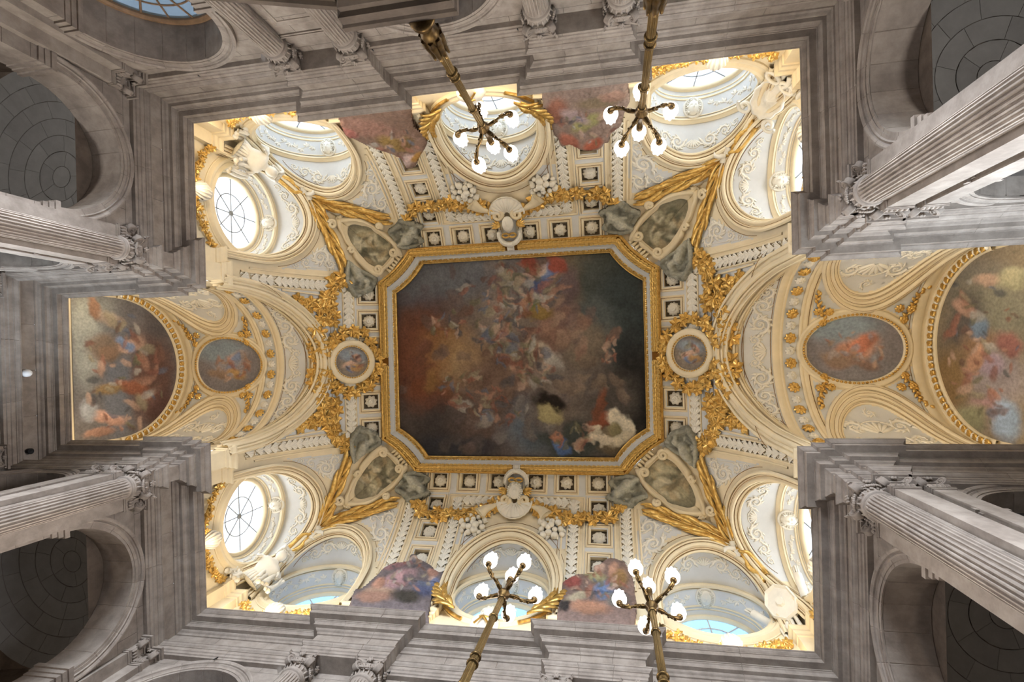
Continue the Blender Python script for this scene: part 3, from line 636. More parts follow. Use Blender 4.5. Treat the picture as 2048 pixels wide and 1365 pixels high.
# ------------------------------------------------------------------ columns
def make_capital():
    """meshes of one composite capital, local origin at its neck, z up, faces along x and y"""
    out = []
    mb = MB(); mb.lathe([(.245, -.05), (.285, -.04), (.295, -.02), (.285, 0), (.262, .005), (.262, .025), (.28, .035), (.28, .05), (.25, .055), (.25, .16), (.27, .24), (.30, .30), (.30, .36)], 32); out.append(('neck', mb, 0))
    mb = MB()
    for i in range(16):
        a = i * PI / 8; p = A_([math.cos(a), math.sin(a), 0]); t = A_([-math.sin(a), math.cos(a), 0])
        mb.tube([p * .25 + A_([0, 0, .07]), p * .27 + A_([0, 0, .12]), p * .3 + A_([0, 0, .16])], [.02, .025, .008], 5)
        a2 = a + PI / 16; p = A_([math.cos(a2), math.sin(a2), 0]); mb.ball(p * .31 + A_([0, 0, .27]), (.035, .035, .045), 6, 4)
    out.append(('leaf_and_egg_ring', mb, 0))
    vol = MB()     # one corner volute, along +x diagonal
    c = A_([.335, 0, .30]); R = .115
    vol.lathe([(0, -.055), (R * .92, -.065), (R, -.05), (R * .86, 0), (R, .05), (R * .92, .065), (0, .055)], 18, c, A_([[1, 0, 0], [0, 0, 1.0], [0, -1.0, 0]]))
    for sgn in (-1, 1):
        t = np.linspace(0, 4.2 * PI, 50); r = R * .95 * (1 - t / (4.6 * PI)); vol.tube(np.stack([c[0] + r * np.cos(t + 1.2), c[1] + sgn * .063 + 0 * t, c[2] + r * np.sin(t + 1.2)], 1), .013, 5, np.broadcast_to(A_([0, sgn * 1.0, 0]), (50, 3)))
        vol.ball(c + A_([0, sgn * .065, 0]), .025, 8, 4)
    vol.tube([(.2, 0, .37), (.28, 0, .41), (.36, 0, .415), (.42, 0, .38)], [.05, .06, .06, .05], 8)
    for k in range(4): out.append(('volute', vol, PI / 4 + k * PI / 2))
    mb = MB()       # abacus with four hollow sides
    pts = []
    for k in range(4):
        a = k * PI / 2; R2 = A_([[math.cos(a), -math.sin(a)], [math.sin(a), math.cos(a)]])
        for u in np.linspace(-1, 1, 11): pts.append(R2 @ A_([.33 - .075 * (1 - u * u), .36 * u]))
    pts = A_(pts); P = np.stack([np.c_[pts * e, np.full(len(pts), z)] for e, z in ((.7, .385), (.93, .39), (.95, .42), (1.0, .435), (1.02, .46), (1.05, .475), (1.05, .49), (.7, .49))], 1)
    mb.grid(P, True, False); out.append(('abacus', mb, 0))
    fl = MB(); fl.ball((.335, 0, .42), (.04, .05, .05), 8, 5)
    for i in range(6): a = i * PI / 3; fl.ball((.345, .055 * math.cos(a), .42 + .055 * math.sin(a)), .028, 6, 4)
    for k in range(4): out.append(('flower', fl, k * PI / 2))
    fs = MB()
    for i in range(13):
        u = i / 12 * 2 - 1; a = u * .62; rr = .31 + .03 * (1 - u * u); fs.ball((rr * math.cos(a), rr * math.sin(a), .28 - .12 * (1 - u * u)), .022 + .012 * (1 - u * u), 6, 4)
    for k in range(4): out.append(('festoon', fs, k * PI / 2))
    res = []; done = {}
    for nme, b, rot in out:
        if id(b) not in done: done[id(b)] = b.mesh(nme, M['stone'])
        if nme == 'abacus': done[id(b)].polygons.foreach_set('use_smooth', [False] * len(done[id(b)].polygons))
        res.append((nme, done[id(b)], rot))
    return res
CAP = make_capital(); CZ = 10.18
def shaft_mesh():
    mb = MB(); nf = 24; th = []; rr = []
    for i in range(nf):
        a = i * 2 * PI / nf
        for k, (da, dr) in enumerate(((0, 0), (.16, 0), (.3, -.022), (.5, -.033), (.7, -.022), (.84, 0))): th.append(a + da * 2 * PI / nf); rr.append(dr)
    th = A_(th); rr = A_(rr); zs = [1.0, 4, 7, 9.4, 10.0, 10.06, 10.1, 10.14]; P = []
    for z in zs:
        r0 = .30 - .05 * (z / 10.2) ** 1.5; f = 1.0 if z < 10.03 else (.5 if z < 10.08 else 0.0); P.append(np.stack([(r0 + rr * f) * np.cos(th), (r0 + rr * f) * np.sin(th), z + 0 * th], -1))
    mb.grid(np.stack(P, 1), True, False); return mb.mesh('shaft', M['stone'], False)
SHAFT = shaft_mesh()
def column(x, y, label, group):
    root = thing('column', (x, y, 1.0), label, 'column', group)
    place('shaft', SHAFT, Matrix.Translation((x, y, 0)), root)
    for nme, me, rot in CAP: place(nme, me, Matrix.Translation((x, y, CZ)) @ Matrix.Rotation(rot, 4, 'Z'), root)
o4 = ['first', 'second', 'third', 'fourth']
for s, nm in ((-1, 'upper'), (1, 'lower')):
    for i, x in enumerate((-3.80, -2.13, 2.08, 3.76)): column(x, s * 7.06, 'fluted stone column with scrolled capital, %s from the left along the %s wall' % (o4[i], nm), 'paired columns of the long walls')
for sx, sy in QUAD: column(sx * 8.08, sy * 2.86, 'large fluted stone column at the mouth of the %s arm, on its %s side' % ('left' if sx < 0 else 'right', 'upper' if sy < 0 else 'lower'), 'columns at the arms')
# pilasters: flat shafts with two volutes
def pilaster(p, n, w, label, side=1):
    """p: plan point on the wall, n: plan direction into the room"""
    n = A_([*n, 0.0]); t = A_([-n[1], n[0], 0]); p = A_([*p, 0.0]); root = bpy.data.objects.new('pilaster', None); COL.objects.link(root); root.parent = walls[('west' if p[0] < 0 else 'east') if abs(n[0]) > .5 or abs(p[0]) > 8.3 else ('north' if p[1] < 0 else 'south')]
    mb = MB(); mb.box(p + A_([0, 0, 5.55]), (w / 2, .1, 4.6), np.stack([t, n, [0, 0, 1.0]])); mb.build('shaft', M['stone'], root, False)
    mb = MB()
    for e, z0, z1 in ((.02, 10.1, 10.14), (.035, 10.14, 10.17), (.0, 10.17, 10.5), (.03, 10.5, 10.56)): mb.box(p + A_([0, 0, (z0 + z1) / 2]), (w / 2 + e, .1 + e, (z1 - z0) / 2), np.stack([t, n, [0, 0, 1.0]]))
    for i in range(5): mb.ball(p + n * .12 + t * (w * (i - 2) * .2) + A_([0, 0, 10.27]), (.04, .04, .07), 6, 4)
    mb.build('capital_bell', M['stone'], root, False)
    vm = next(m_ for k, m_, r in CAP if k == 'volute'); fm = next(m_ for k, m_, r in CAP if k == 'flower')
    for s in (-1, 1):
        d = unit(n + s * t); q = p + s * t * (w / 2 - .1) - d * .2 + n * .02; place('volute', vm, Matrix.Translation((q[0], q[1], CZ)) @ Matrix.Rotation(math.atan2(d[1], d[0]), 4, 'Z'), root)
    q = p + n * .0 - n * .16; place('flower', fm, Matrix.Translation((q[0], q[1], CZ)) @ Matrix.Rotation(math.atan2(n[1], n[0]), 4, 'Z'), root)
    mb = MB()
    for e, z0, z1 in ((.08, 10.57, 10.61), (.12, 10.61, 10.67)): mb.box(p + A_([0, 0, (z0 + z1) / 2]), (w / 2 + e, .12 + e, (z1 - z0) / 2), np.stack([t, n, [0, 0, 1.0]]))
    mb.build('abacus', M['stone'], root, False)
for sx, sy in QUAD:
    ud, lr = ('upper' if sy < 0 else 'lower'), ('left' if sx < 0 else 'right')
    pilaster((sx * 8.15, sy * 6.93), (-sx, 0), .36, 'flat stone pilaster in the %s %s corner, on the short wall' % (ud, lr))
    pilaster((sx * 7.93, sy * 7.14), (0, -sy), .36, 'flat stone pilaster in the %s %s corner, on the long wall' % (ud, lr))
    pilaster((sx * 8.15, sy * 3.22), (-sx, 0), .34, 'flat stone pilaster behind the %s %s arm column, facing the hall' % (ud, lr))
    pilaster((sx * 8.52, sy * 2.62), (0, -sy), .42, 'flat stone pilaster beside the %s %s arm column, facing the arm' % (ud, lr))
    pilaster((sx * 9.1, sy * 2.62), (0, -sy), .36, 'flat stone pilaster further inside the arm past the %s %s column' % (ud, lr))
    pilaster((sx * 12.40, sy * 2.25), (-sx, 0), .4, 'flat stone pilaster on the end wall of the %s arm, %s side' % (lr, ud))
# ------------------------------------------------------------------ great octagonal ceiling picture and its frame
def octagon(hx, hy, cx_, cy_, bulge=.0, n=10):
    """ring of points; corners cut from (hx, cy_) to (cx_, hy)"""
    pts = []
    for sx, sy, fl in ((1, -1, 0), (1, 1, 1), (-1, 1, 0), (-1, -1, 1)):
        a = A_([sx * cx_, sy * hy]); b = A_([sx * hx, sy * cy_]); inn = unit(-A_([sx * 1.0, sy * 1.0]))
        t = np.linspace(0, 1, n); q = a[None] * (1 - t[:, None]) + b[None] * t[:, None] + (bulge * 4 * t * (1 - t))[:, None] * inn
        pts.append(q[::-1] if fl else q)
    return np.concatenate(pts)
# (offset outward from the canvas edge, height)
def oct_o(o, bul=.10): return octagon(4.52 + o, 3.58 + o, 3.42 + o * .72, 2.55 + o * .72, bul)
def ring_sweep(prof, name, m, parent, smooth=False):
    P = np.stack([np.c_[oct_o(o), np.full(40, z)] for o, z in prof], 1); mb = MB(); mb.grid(P, True, False); return mb.build(name, m, parent, smooth)
pic = thing('ceiling_picture', (0, 0, 18.05), 'large dark cloudy ceiling painting in an octagonal gilded laurel frame', 'painting')
frame_root = bpy.data.objects.new('gilded_frame', None); COL.objects.link(frame_root); frame_root.location = (0, 0, 17.5); attach(frame_root, pic); frame_root['label'] = 'gilded octagonal frame with a laurel band'
bpy.context.view_layer.update()
ring_sweep([(.0, 18.06), (.0, 17.97), (.02, 17.95)], 'inner_fillet', M['gold'], frame_root)
ring_sweep([(.02, 17.95), (.05, 17.9), (.09, 17.88), (.11, 17.86)], 'bead_bed', M['gold'], frame_root)
ring_sweep([(.11, 17.86), (.12, 17.79), (.17, 17.76), (.22, 17.68), (.22, 17.64)], 'grey_cavetto', M['blue'], frame_root)
ring_sweep([(.22, 17.64), (.225, 17.62), (.42, 17.55), (.43, 17.54)], 'laurel_bed', mat('dark_gilding', (140, 92, 34), .45, .6), frame_root)
ring_sweep([(.43, 17.54), (.44, 17.52), (.455, 17.5), (.47, 17.5), (.475, 17.52), (.49, 17.535), (.5, 17.53), (.515, 17.54), (.52, 17.57), (.54, 17.60), (.55, 17.75)], 'outer_moulding', M['gold'], frame_root)
def along(closed_pts, step):
    p = np.concatenate([closed_pts, closed_pts[:1]]); s = np.r_[0, np.cumsum(np.linalg.norm(np.diff(p, axis=0), axis=1))]; k = int(round(s[-1] / step)); t = np.arange(k) * s[-1] / k
    q = np.stack([np.interp(t, s, p[:, i]) for i in range(p.shape[1])], 1); q2 = np.stack([np.interp((t + .03) % s[-1], s, p[:, i]) for i in range(p.shape[1])], 1); return q, unit(q2 - q)
# laurel: rows of three leaves and berries, alike pieces
mb = MB()
for k, (u, ang, sc_) in enumerate(((-.06, -.35, 1), (.06, .35, 1), (0, 0, 1.15))):
    t = np.linspace(0, 1, 6); w_ = A_([.02, .05, .058, .05, .03, .003]) * sc_; L_ = .2 * sc_
    for i in range(5): pass
    P = []
    for i in range(6):
        x = t[i] * L_ - .02; y0 = u + math.tan(ang) * t[i] * L_ * .5
        P.append([(x, y0 - w_[i], .012), (x, y0 - w_[i] * .5, .035 + .012 * math.sin(PI * t[i])), (x, y0, .024 + .02 * (k == 2)), (x, y0 + w_[i] * .5, .035 + .012 * math.sin(PI * t[i])), (x, y0 + w_[i], .012)])
    mb.grid(A_(P) + A_([0, 0, .012 * k]))
for y in (-.1, .1): mb.ball((.02, y, .04), .016, 5, 4)
LEAFROW = mb.mesh('laurel_leaves', M['gold'])
mid = np.c_[oct_o(.325), np.full(40, 17.585)]; q, t = along(mid, .155)
for i in range(len(q)):
    out = unit(A_([t[i][1], -t[i][0], 0])); tilt = unit(A_([-out[0] * -.33, -out[1] * -.33, -1.0]))
    d_ = t[i] if (q[i][0] * 1 > 0) == (q[i][1] < 0) else t[i]
    if (abs(q[i][0]) < .12) or (abs(q[i][1]) < .1): continue
    sgn = 1 if (abs(q[i][1]) > 3.5 and q[i][0] * t[i][0] > 0) or (abs(q[i][1]) <= 3.5 and q[i][1] * t[i][1] > 0) else -1
    n_ = unit(A_([out[0] * -.0, out[1] * -.0, -1.0]) + .33 * (-out) * -1 * 0 + -.33 * out * 0)
    n_ = unit(A_([0, 0, -1.0]) - .35 * out)
    place('laurel_leaves', LEAFROW, frame(q[i], n_, sgn * t[i]), frame_root)
for x, y, hx, hy in ((0, -1, .1, .24), (0, 1, .1, .24)):
    mb = MB()
    P = A_([(x - hx, y * 3.79, 17.62), (x + hx, y * 3.79, 17.62), (x + hx, y * 4.0, 17.50), (x - hx, y * 4.0, 17.50)]); mb.add(P - A_([0, 0, .05]), [(0, 1, 2, 3)])
    mb.tube(P[[0, 3]] - A_([0, 0, .04]), .03, 6); mb.tube(P[[1, 2]] - A_([0, 0, .04]), .03, 6)
    mb.build('ribbon_clasp', M['white'], frame_root)
mb = MB(); q, t = along(np.c_[oct_o(.075), np.full(40, 17.875)], .07)
for i in range(len(q)): mb.ball(q[i], (.026, .026, .02), 5, 3)
o = mb.build('bead_row', M['gold'], frame_root); o['kind'] = 'stuff'
mb = MB(); q, t = along(np.c_[oct_o(.105), np.full(40, 17.85)], .21)
for i in range(len(q)): mb.box(q[i] - A_([0, 0, .01]), (.022, .022, .02))
o = mb.build('white_stud_row', M['white'], frame_root); o['kind'] = 'stuff'
# ---- painted pictures: fields of colour laid as soft strokes
def paint(px, py, base, blobs, seed, warp=14, fine=0.16, scale=60.0, gain=1.0):
    """px, py: picture coordinates; blobs: x, y, rx, ry, angle, rgb, soft"""
    wx = px + warp * (vnoise(px / scale, py / scale, seed) - .5) * 2 + warp * .55 * (vnoise(px / 15, py / 15, seed + 1) - .5) * 2
    wy = py + warp * (vnoise(px / scale, py / scale, seed + 2) - .5) * 2 + warp * .55 * (vnoise(px / 15, py / 15, seed + 3) - .5) * 2
    c = np.zeros(px.shape + (3,)) + A_(lin(base))
    for x, y, rx, ry, an, rgb, soft, *al in blobs:
        a = math.radians(an); u = (wx - x) * math.cos(a) + (wy - y) * math.sin(a); v = -(wx - x) * math.sin(a) + (wy - y) * math.cos(a)
        r = np.sqrt((u / rx) ** 2 + (v / ry) ** 2); w_ = np.clip((1 + soft - r) / (2 * soft), 0, 1)[..., None]; w_ = w_ * w_ * (3 - 2 * w_) * (al[0] if al else 1.0)
        shade = (1 + .25 * np.clip(-u / rx * .4 - v / ry * .7, -1, 1))[..., None] if max(rx, ry) < 45 else 1.0
        c = c * (1 - w_) + A_(lin(rgb)) * shade * w_
    f = vnoise(px / 9, py / 9, seed + 5, 3) - .5; g = vnoise(px / 38, py / 38, seed + 6, 4) - .5
    lum = c.mean(-1, keepdims=True); c = lum + (c - lum) * .86; return np.clip(gain * c * (1 + 2 * fine * f + 2 * fine * g)[..., None], 0, 1)
def crowd(cx_, cy_, rx, ry, n, cols, seed, s0=5, s1=13):
    """small draped-looking strokes clustered in an ellipse"""
    r = random.Random(seed); out = []
    for i in range(n):
        a = r.random() * 2 * PI; q = math.sqrt(r.random()); s_ = s0 + (s1 - s0) * r.random() ** 1.5
        out.append((cx_ + rx * q * math.cos(a), cy_ + ry * q * math.sin(a), s_ * 1.35, s_ * (.4 + .4 * r.random()), r.random() * 180, r.choice(cols), .42, .72))
    return out
def picture(name, P, col, parent, m=None, N=None):
    """P: grid of points (a, b, 3); col: grid of linear colours"""
    mb = MB(); mb.grid(P); o = mb.build(name, m or M['paint'], parent); at = o.data.color_attributes.new('paint', 'FLOAT_COLOR', 'POINT')
    at.data.foreach_set('color', np.concatenate([col.reshape(-1, 3), np.ones((col.shape[0] * col.shape[1], 1))], 1).ravel()); return o
def proj_px(P):
    c = (np.asarray(P) - CAM) @ CM.T; return PPX + FPX * c[..., 0] / c[..., 2], PPY + FPX * c[..., 1] / c[..., 2]
FLESH = [(196, 160, 136), (176, 128, 104), (160, 104, 82)]; DRAP = [(134, 86, 70), (104, 110, 126), (158, 146, 118), (118, 112, 84), (176, 168, 156), (116, 88, 74), (88, 88, 90)]
big = [(830, 640, 90, 170, 0, (84, 70, 66), .5), (850, 560, 80, 60, 10, (88, 90, 98), .5), (950, 560, 120, 50, 0, (112, 112, 116), .5), (840, 700, 70, 90, 20, (120, 72, 50), .5), (870, 770, 60, 60, 0, (128, 74, 48), .5),
       (900, 690, 60, 50, 0, (150, 104, 62), .5), (940, 715, 60, 55, 0, (168, 132, 88), .6), (930, 730, 30, 26, 0, (186, 152, 104), .6), (1000, 640, 70, 60, 0, (140, 122, 108), .5), (1010, 760, 90, 60, 20, (132, 104, 86), .5),
       (900, 860, 90, 60, 10, (74, 66, 64), .5), (1000, 850, 90, 60, 0, (104, 84, 74), .5), (1060, 860, 60, 60, 0, (108, 104, 104), .5), (1090, 850, 60, 60, 0, (98, 112, 126), .5), (1130, 800, 70, 80, 0, (128, 112, 98), .5), (1160, 740, 60, 60, 0, (122, 108, 98), .5),
       (1060, 560, 60, 50, 0, (128, 116, 112), .5), (1110, 540, 50, 40, 0, (112, 90, 80), .5), (1150, 560, 45, 60, 10, (140, 122, 94), .5), (1210, 560, 70, 80, 0, (84, 88, 82), .5), (1250, 640, 50, 140, 0, (66, 74, 74), .5), (1265, 800, 40, 120, 0, (48, 46, 44), .5),
       (1190, 650, 40, 60, 0, (92, 98, 96), .5), (1170, 690, 40, 40, 0, (132, 116, 98), .5), (1110, 660, 34, 34, 0, (150, 112, 92), .5), (1128, 630, 26, 34, 0, (134, 104, 92), .5), (1130, 575, 22, 40, 0, (116, 96, 94), .5),
       (1210, 790, 60, 50, 10, (92, 84, 78), .5), (1160, 880, 90, 40, 0, (70, 74, 70), .5), (900, 900, 100, 30, 0, (60, 60, 66), .5), (1240, 880, 40, 30, 0, (130, 112, 84), .5),
       (1075, 555, 22, 26, 20, (88, 104, 146), .35), (1085, 540, 14, 30, 60, (110, 128, 170), .35), (1110, 525, 26, 14, 60, (168, 84, 66), .35), (1060, 530, 18, 26, -20, (150, 76, 58), .35), (1075, 620, 34, 18, 15, (150, 120, 60), .35), (1060, 600, 22, 16, 0, (122, 126, 72), .35),
       (1098, 806, 34, 16, 20, (44, 36, 32), .35), (1104, 826, 26, 12, 30, (176, 160, 110), .35), (1100, 715, 26, 20, 30, (180, 170, 158), .35), (1080, 700, 20, 16, 0, (196, 176, 150), .35), (1200, 850, 26, 15, -30, (146, 80, 52), .35), (1196, 815, 10, 30, 15, (136, 82, 58), .35),
       (1230, 838, 22, 16, 0, (226, 212, 184), .3), (1256, 850, 26, 14, 60, (228, 216, 190), .3), (1205, 884, 30, 9, 5, (224, 208, 180), .3), (1245, 880, 24, 10, -40, (220, 206, 176), .3), (1190, 868, 12, 10, 30, (214, 198, 168), .3), (1232, 862, 14, 16, 0, (148, 136, 96), .3), (1262, 878, 12, 18, 30, (214, 200, 170), .3),
       (1130, 888, 14, 20, -40, (84, 112, 160), .35), (1120, 870, 12, 9, 0, (176, 120, 92), .35), (870, 755, 16, 22, 0, (150, 108, 60), .5), (965, 835, 14, 22, 40, (150, 138, 128), .4)]
big += crowd(990, 600, 70, 60, 70, FLESH + DRAP, 1) + crowd(1060, 575, 60, 45, 60, FLESH + DRAP, 2) + crowd(1010, 680, 60, 40, 60, FLESH + DRAP, 3) + crowd(1050, 730, 60, 45, 60, FLESH + DRAP, 4) + crowd(940, 780, 60, 40, 40, FLESH + DRAP, 5, 4, 9) + crowd(1000, 820, 60, 30, 26, FLESH + DRAP, 6, 4, 9) + crowd(895, 650, 36, 30, 22, FLESH + DRAP, 7, 4, 9) + crowd(1215, 700, 25, 25, 14, FLESH, 8, 4, 9) + crowd(1150, 875, 40, 20, 18, FLESH + DRAP, 9, 4, 9)
cl = random.Random(21); puffs = []
for x0, y0, n_, sp_, cols_ in ((1135, 650, 16, 26, [(150, 112, 94), (128, 104, 96), (168, 136, 112)]), (1120, 780, 12, 30, [(132, 116, 104), (112, 100, 96)]), (1190, 770, 12, 30, [(118, 106, 98), (140, 118, 98)]), (880, 620, 12, 36, [(112, 92, 84), (100, 90, 92)]), (850, 740, 12, 34, [(128, 80, 58), (112, 72, 58)]), (940, 850, 14, 44, [(96, 84, 80), (116, 96, 86)]), (1010, 560, 10, 40, [(134, 122, 116), (120, 112, 112)]), (1060, 830, 12, 30, [(120, 108, 100), (128, 120, 116)])):
    for i in range(n_): puffs.append((x0 + cl.gauss(0, sp_), y0 + cl.gauss(0, sp_), cl.uniform(9, 20), cl.uniform(8, 16), cl.uniform(0, 180), cl.choice(cols_), .3, .6))
big = big[:31] + puffs + big[31:]
gx, gy = np.meshgrid(np.linspace(-4.56, 4.56, 420), np.linspace(-3.62, 3.62, 340), indexing='ij'); P = np.stack([gx, gy, 0 * gx + 18.05], -1); px, py = proj_px(P)
picture('canvas', P, paint(px, py, (100, 88, 82), big, 3, 16, .2, 60.0, .9), pic)
# ------------------------------------------------------------------ coffers with rosettes, parts of the ceiling
def coffer_mesh():
    mb = MB(); prof = [(.43, -.02), (.43, .03), (.40, .055), (.37, .035), (.345, .035), (.33, .05), (.29, .03), (.28, .0), (.262, -.01), (.262, -.17)]
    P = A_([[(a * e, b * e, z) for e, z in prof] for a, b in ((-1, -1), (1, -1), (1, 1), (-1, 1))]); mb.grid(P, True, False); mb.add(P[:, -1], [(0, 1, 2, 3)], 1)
    l = MB(); 
    for e in (.355,): 
        q = A_([(-e, -e, .04), (e, -e, .04), (e, e, .04), (-e, e, .04), (-e, -e, .04)])
        for i in range(4): mb.tube(q[i:i + 2], .007, 4, m=2)
    return mb.mesh('coffer', [M['cream'], M['dark'], M['line']], False)
def rosette_mesh(n=10, r=.2, gold=False, cup=.6):
    mb = MB()
    for lay, (rr, nn, z0) in enumerate(((1.0, n, 0), (.62, n, .035))):
        for i in range(nn):
            a = (i + .5 * lay) * 2 * PI / nn; c, s = math.cos(a), math.sin(a); w_ = r * rr * .33; P = []
            for t in np.linspace(.15, 1, 5):
                wd = w_ * math.sin(PI * min(t * .8 + .12, .93)) * 1.15; z = z0 + .05 * t * cup + .06 * math.sin(t * PI) - .03 * t * t
                P.append([(t * r * rr * c - k * wd * s, t * r * rr * s + k * wd * c, z - .025 * abs(k) + .01) for k in (-1, -.5, 0, .5, 1)])
            mb.grid(A_(P))
    mb.ball((0, 0, .06), (r * .24, r * .24, r * .2), 8, 5)
    for i in range(6): a = i * PI / 3; mb.ball((r * .2 * math.cos(a), r * .2 * math.sin(a), .07), r * .1, 5, 4)
    return mb.mesh('rosette', M['gold'] if gold else M['white'])
CO = coffer_mesh(); ROS = [rosette_mesh(8, .23), rosette_mesh(10, .235), rosette_mesh(12, .23, cup=.3)]
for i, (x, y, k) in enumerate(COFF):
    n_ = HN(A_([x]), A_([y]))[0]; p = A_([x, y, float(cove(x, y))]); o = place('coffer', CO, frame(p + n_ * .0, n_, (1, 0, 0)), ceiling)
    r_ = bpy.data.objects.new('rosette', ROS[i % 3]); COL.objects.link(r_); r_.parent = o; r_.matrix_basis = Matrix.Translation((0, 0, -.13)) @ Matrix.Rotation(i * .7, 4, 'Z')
# ------------------------------------------------------------------ mouldings of the lunettes and great arches
MP = A_([(-.22, -.03), (-.22, .03), (-.2, .05), (-.165, .06), (-.15, .015), (-.135, .015), (-.12, .05), (-.06, .05), (-.055, .08), (-.03, .12), (.02, .135), (.055, .11), (.06, .055), (.075, .055), (.09, .085), (.125, .085), (.13, .03), (.19, .03), (.195, .055), (.225, .05), (.23, -.03)])
def lun_curve(kind, c, s, r, n=48, zlow=13.5):
    th = np.linspace(0, PI, n); z = LZ + r * np.sin(th); u = c + r * np.cos(th); dd = dinv(np.maximum(z, 13.6))
    lo = np.linspace(zlow, LZ, 6)[:-1]
    u = np.concatenate([np.full(5, c + r), u, np.full(5, c - r)]); z = np.concatenate([lo, z, lo[::-1]]); dd = dinv(z)
    if kind == 'n': P = np.stack([u, s * (AY - dd), z], 1); inn = A_([0, -s, 0.0])
    else: P = np.stack([s * (AX - dd), u, z], 1); inn = A_([-s, 0, 0.0])
    cen = P.copy(); cen[:, 2] = np.minimum(P[:, 2], LZ); cen[:, 0 if kind == 'n' else 1] = c
    N = unit(unit(cen - P + 1e-6) * .9 + inn * .75 - A_([0, 0, .25])); return P, N
for kind, c, k in LUN:
    for s in (-1, 1):
        P, N = lun_curve(kind, c, s, LR[k]); mb = MB(); wf = 1.25 if k == 'c' else 1.0
        mb.sweep(P, N, MP * A_([wf, 1]) if True else MP); o = mb.build('lunette_moulding', M['cream'], ceiling, auto=.7)
        mb = MB()
        for off, hh in ((-.142, .03), (.067, .065), (.16, .035), (-.09, .055)):  # brown tubes colour in the shadow lines of the moulding grooves
            b = unit(np.cross(unit(np.gradient(P, axis=0)), N)); mb.tube(P + b * off * wf + N * hh, .007, 4, cap=False)
        for off in (-.27, .27):
            b = unit(np.cross(unit(np.gradient(P, axis=0)), N)); Q = P + b * off * wf; Q2 = Q.copy()
            lo = H(Q[:, 0], Q[:, 1]); ok = (Q[:, 2] > 14.75) & (np.abs(lo - Q[:, 2]) < .5); Q2[:, 2] = np.where(ok, lo - .006, Q[:, 2]); Q2 = Q2[ok]
            if len(Q2) > 4: mb.tube(Q2, .009, 4)
        mb.build('painted_line', M['line'], ceiling)
# great arches into the arms
for s in (-1, 1):
    y = np.linspace(-1, 1, 61); th = np.linspace(.12, PI - .12, 61)
    def arch(x, R, zc=ARMZ): return np.stack([s * x + 0 * th, R * np.cos(th), zc + R * np.sin(th)], 1)
    # crease with the cove
    xs = []
    for t in th:
        lo, hi = 6.2, 8.1
        for _ in range(30):
            m_ = (lo + hi) / 2; R = float(armR(m_)); yy = R * math.cos(t); 
            if ARMZ + R * math.sin(t) > float(cove(m_, yy)): hi = m_
            else: lo = m_
        xs.append((lo + hi) / 2)
    xs = A_(xs); R = armR(xs); P = np.stack([s * xs, R * np.cos(th), ARMZ + R * np.sin(th)], 1)
    inr = np.stack([0 * th, -np.cos(th), -np.sin(th)], 1); N = unit(inr * .8 + A_([-s * .7, 0, -.2]))
    e0 = P[:1] * A_([1, 1, 0]) + A_([[0, 0, z_] for z_ in (13.2, 13.5, 13.8)]); e1 = P[-1:] * A_([1, 1, 0]) + A_([[0, 0, z_] for z_ in (13.8, 13.5, 13.2)]); PE = np.concatenate([e0, P, e1]); NE_ = np.concatenate([N[:1]] * 3 + [N] + [N[-1:]] * 3)
    mb = MB(); Q2 = P + A_([s * .42, 0, 0]); Q2 = Q2 * A_([1, 0, 0]) + np.stack([0 * th, armR(Q2[:, 0]) * np.cos(th), ARMZ + armR(Q2[:, 0]) * np.sin(th)], 1); mb.sweep(Q2, inr, MP * A_([.75, .8])); mb.build('great_arch_moulding', M['cream'], ceiling, auto=.7)
    for off_ in (.2, .66):
        Q3 = P + A_([s * off_, 0, 0]); Q3 = Q3 * A_([1, 0, 0]) + np.stack([0 * th, armR(Q3[:, 0]) * np.cos(th), ARMZ + armR(Q3[:, 0]) * np.sin(th) - .01], 1); mb = MB(); mb.tube(Q3, .009, 4, inr); mb.build('painted_line', M['line'], ceiling)
    mb = MB(); mb.sweep(PE, NE_, MP * A_([1.25, 1.1])); mb.build('great_arch_moulding', M['cream'], ceiling, auto=.7)
    for x, w_, h in ((8.25, .11, .06), (8.38, .05, .05), (8.92, .05, .05), (9.03, .07, .04), (11.98, .12, .05), (12.3, .08, .05)):
        mb = MB(); Q = arch(x, float(armR(x))); mb.sweep(Q, inr, [(-w_, -.01), (-w_, h * .6), (-w_ * .4, h), (w_ * .4, h), (w_, h * .6), (w_, -.01)]); mb.build('arch_rib', M['cream'], ceiling, auto=.7)
    for x in (7.35, 8.1, 9.12, 11.8):
        mb = MB(); Q = arch(x, float(armR(x)) - .004); mb.tube(Q, .009, 4, inr); mb.build('painted_line', M['line'], ceiling)
    # alternating gilded and white rosettes
    GR, WR = (ROSG, ROSW) if s > -1 else (rosette_mesh(8, .17, True, 1.2), rosette_mesh(8, .15, False, .5)); ROSG, ROSW = GR, WR
    k = 19
    for i, t in enumerate(np.linspace(.2, PI - .2, k)):
        p = A_([s * 8.65, 2.48 * math.cos(t), ARMZ + 2.48 * math.sin(t)]); n_ = A_([0, -math.cos(t), -math.sin(t)])
        o = place('gilded_rosette' if i % 2 == 0 else 'white_rosette', GR if i % 2 == 0 else WR, frame(p, n_, (1, 0, 0)), ceiling)
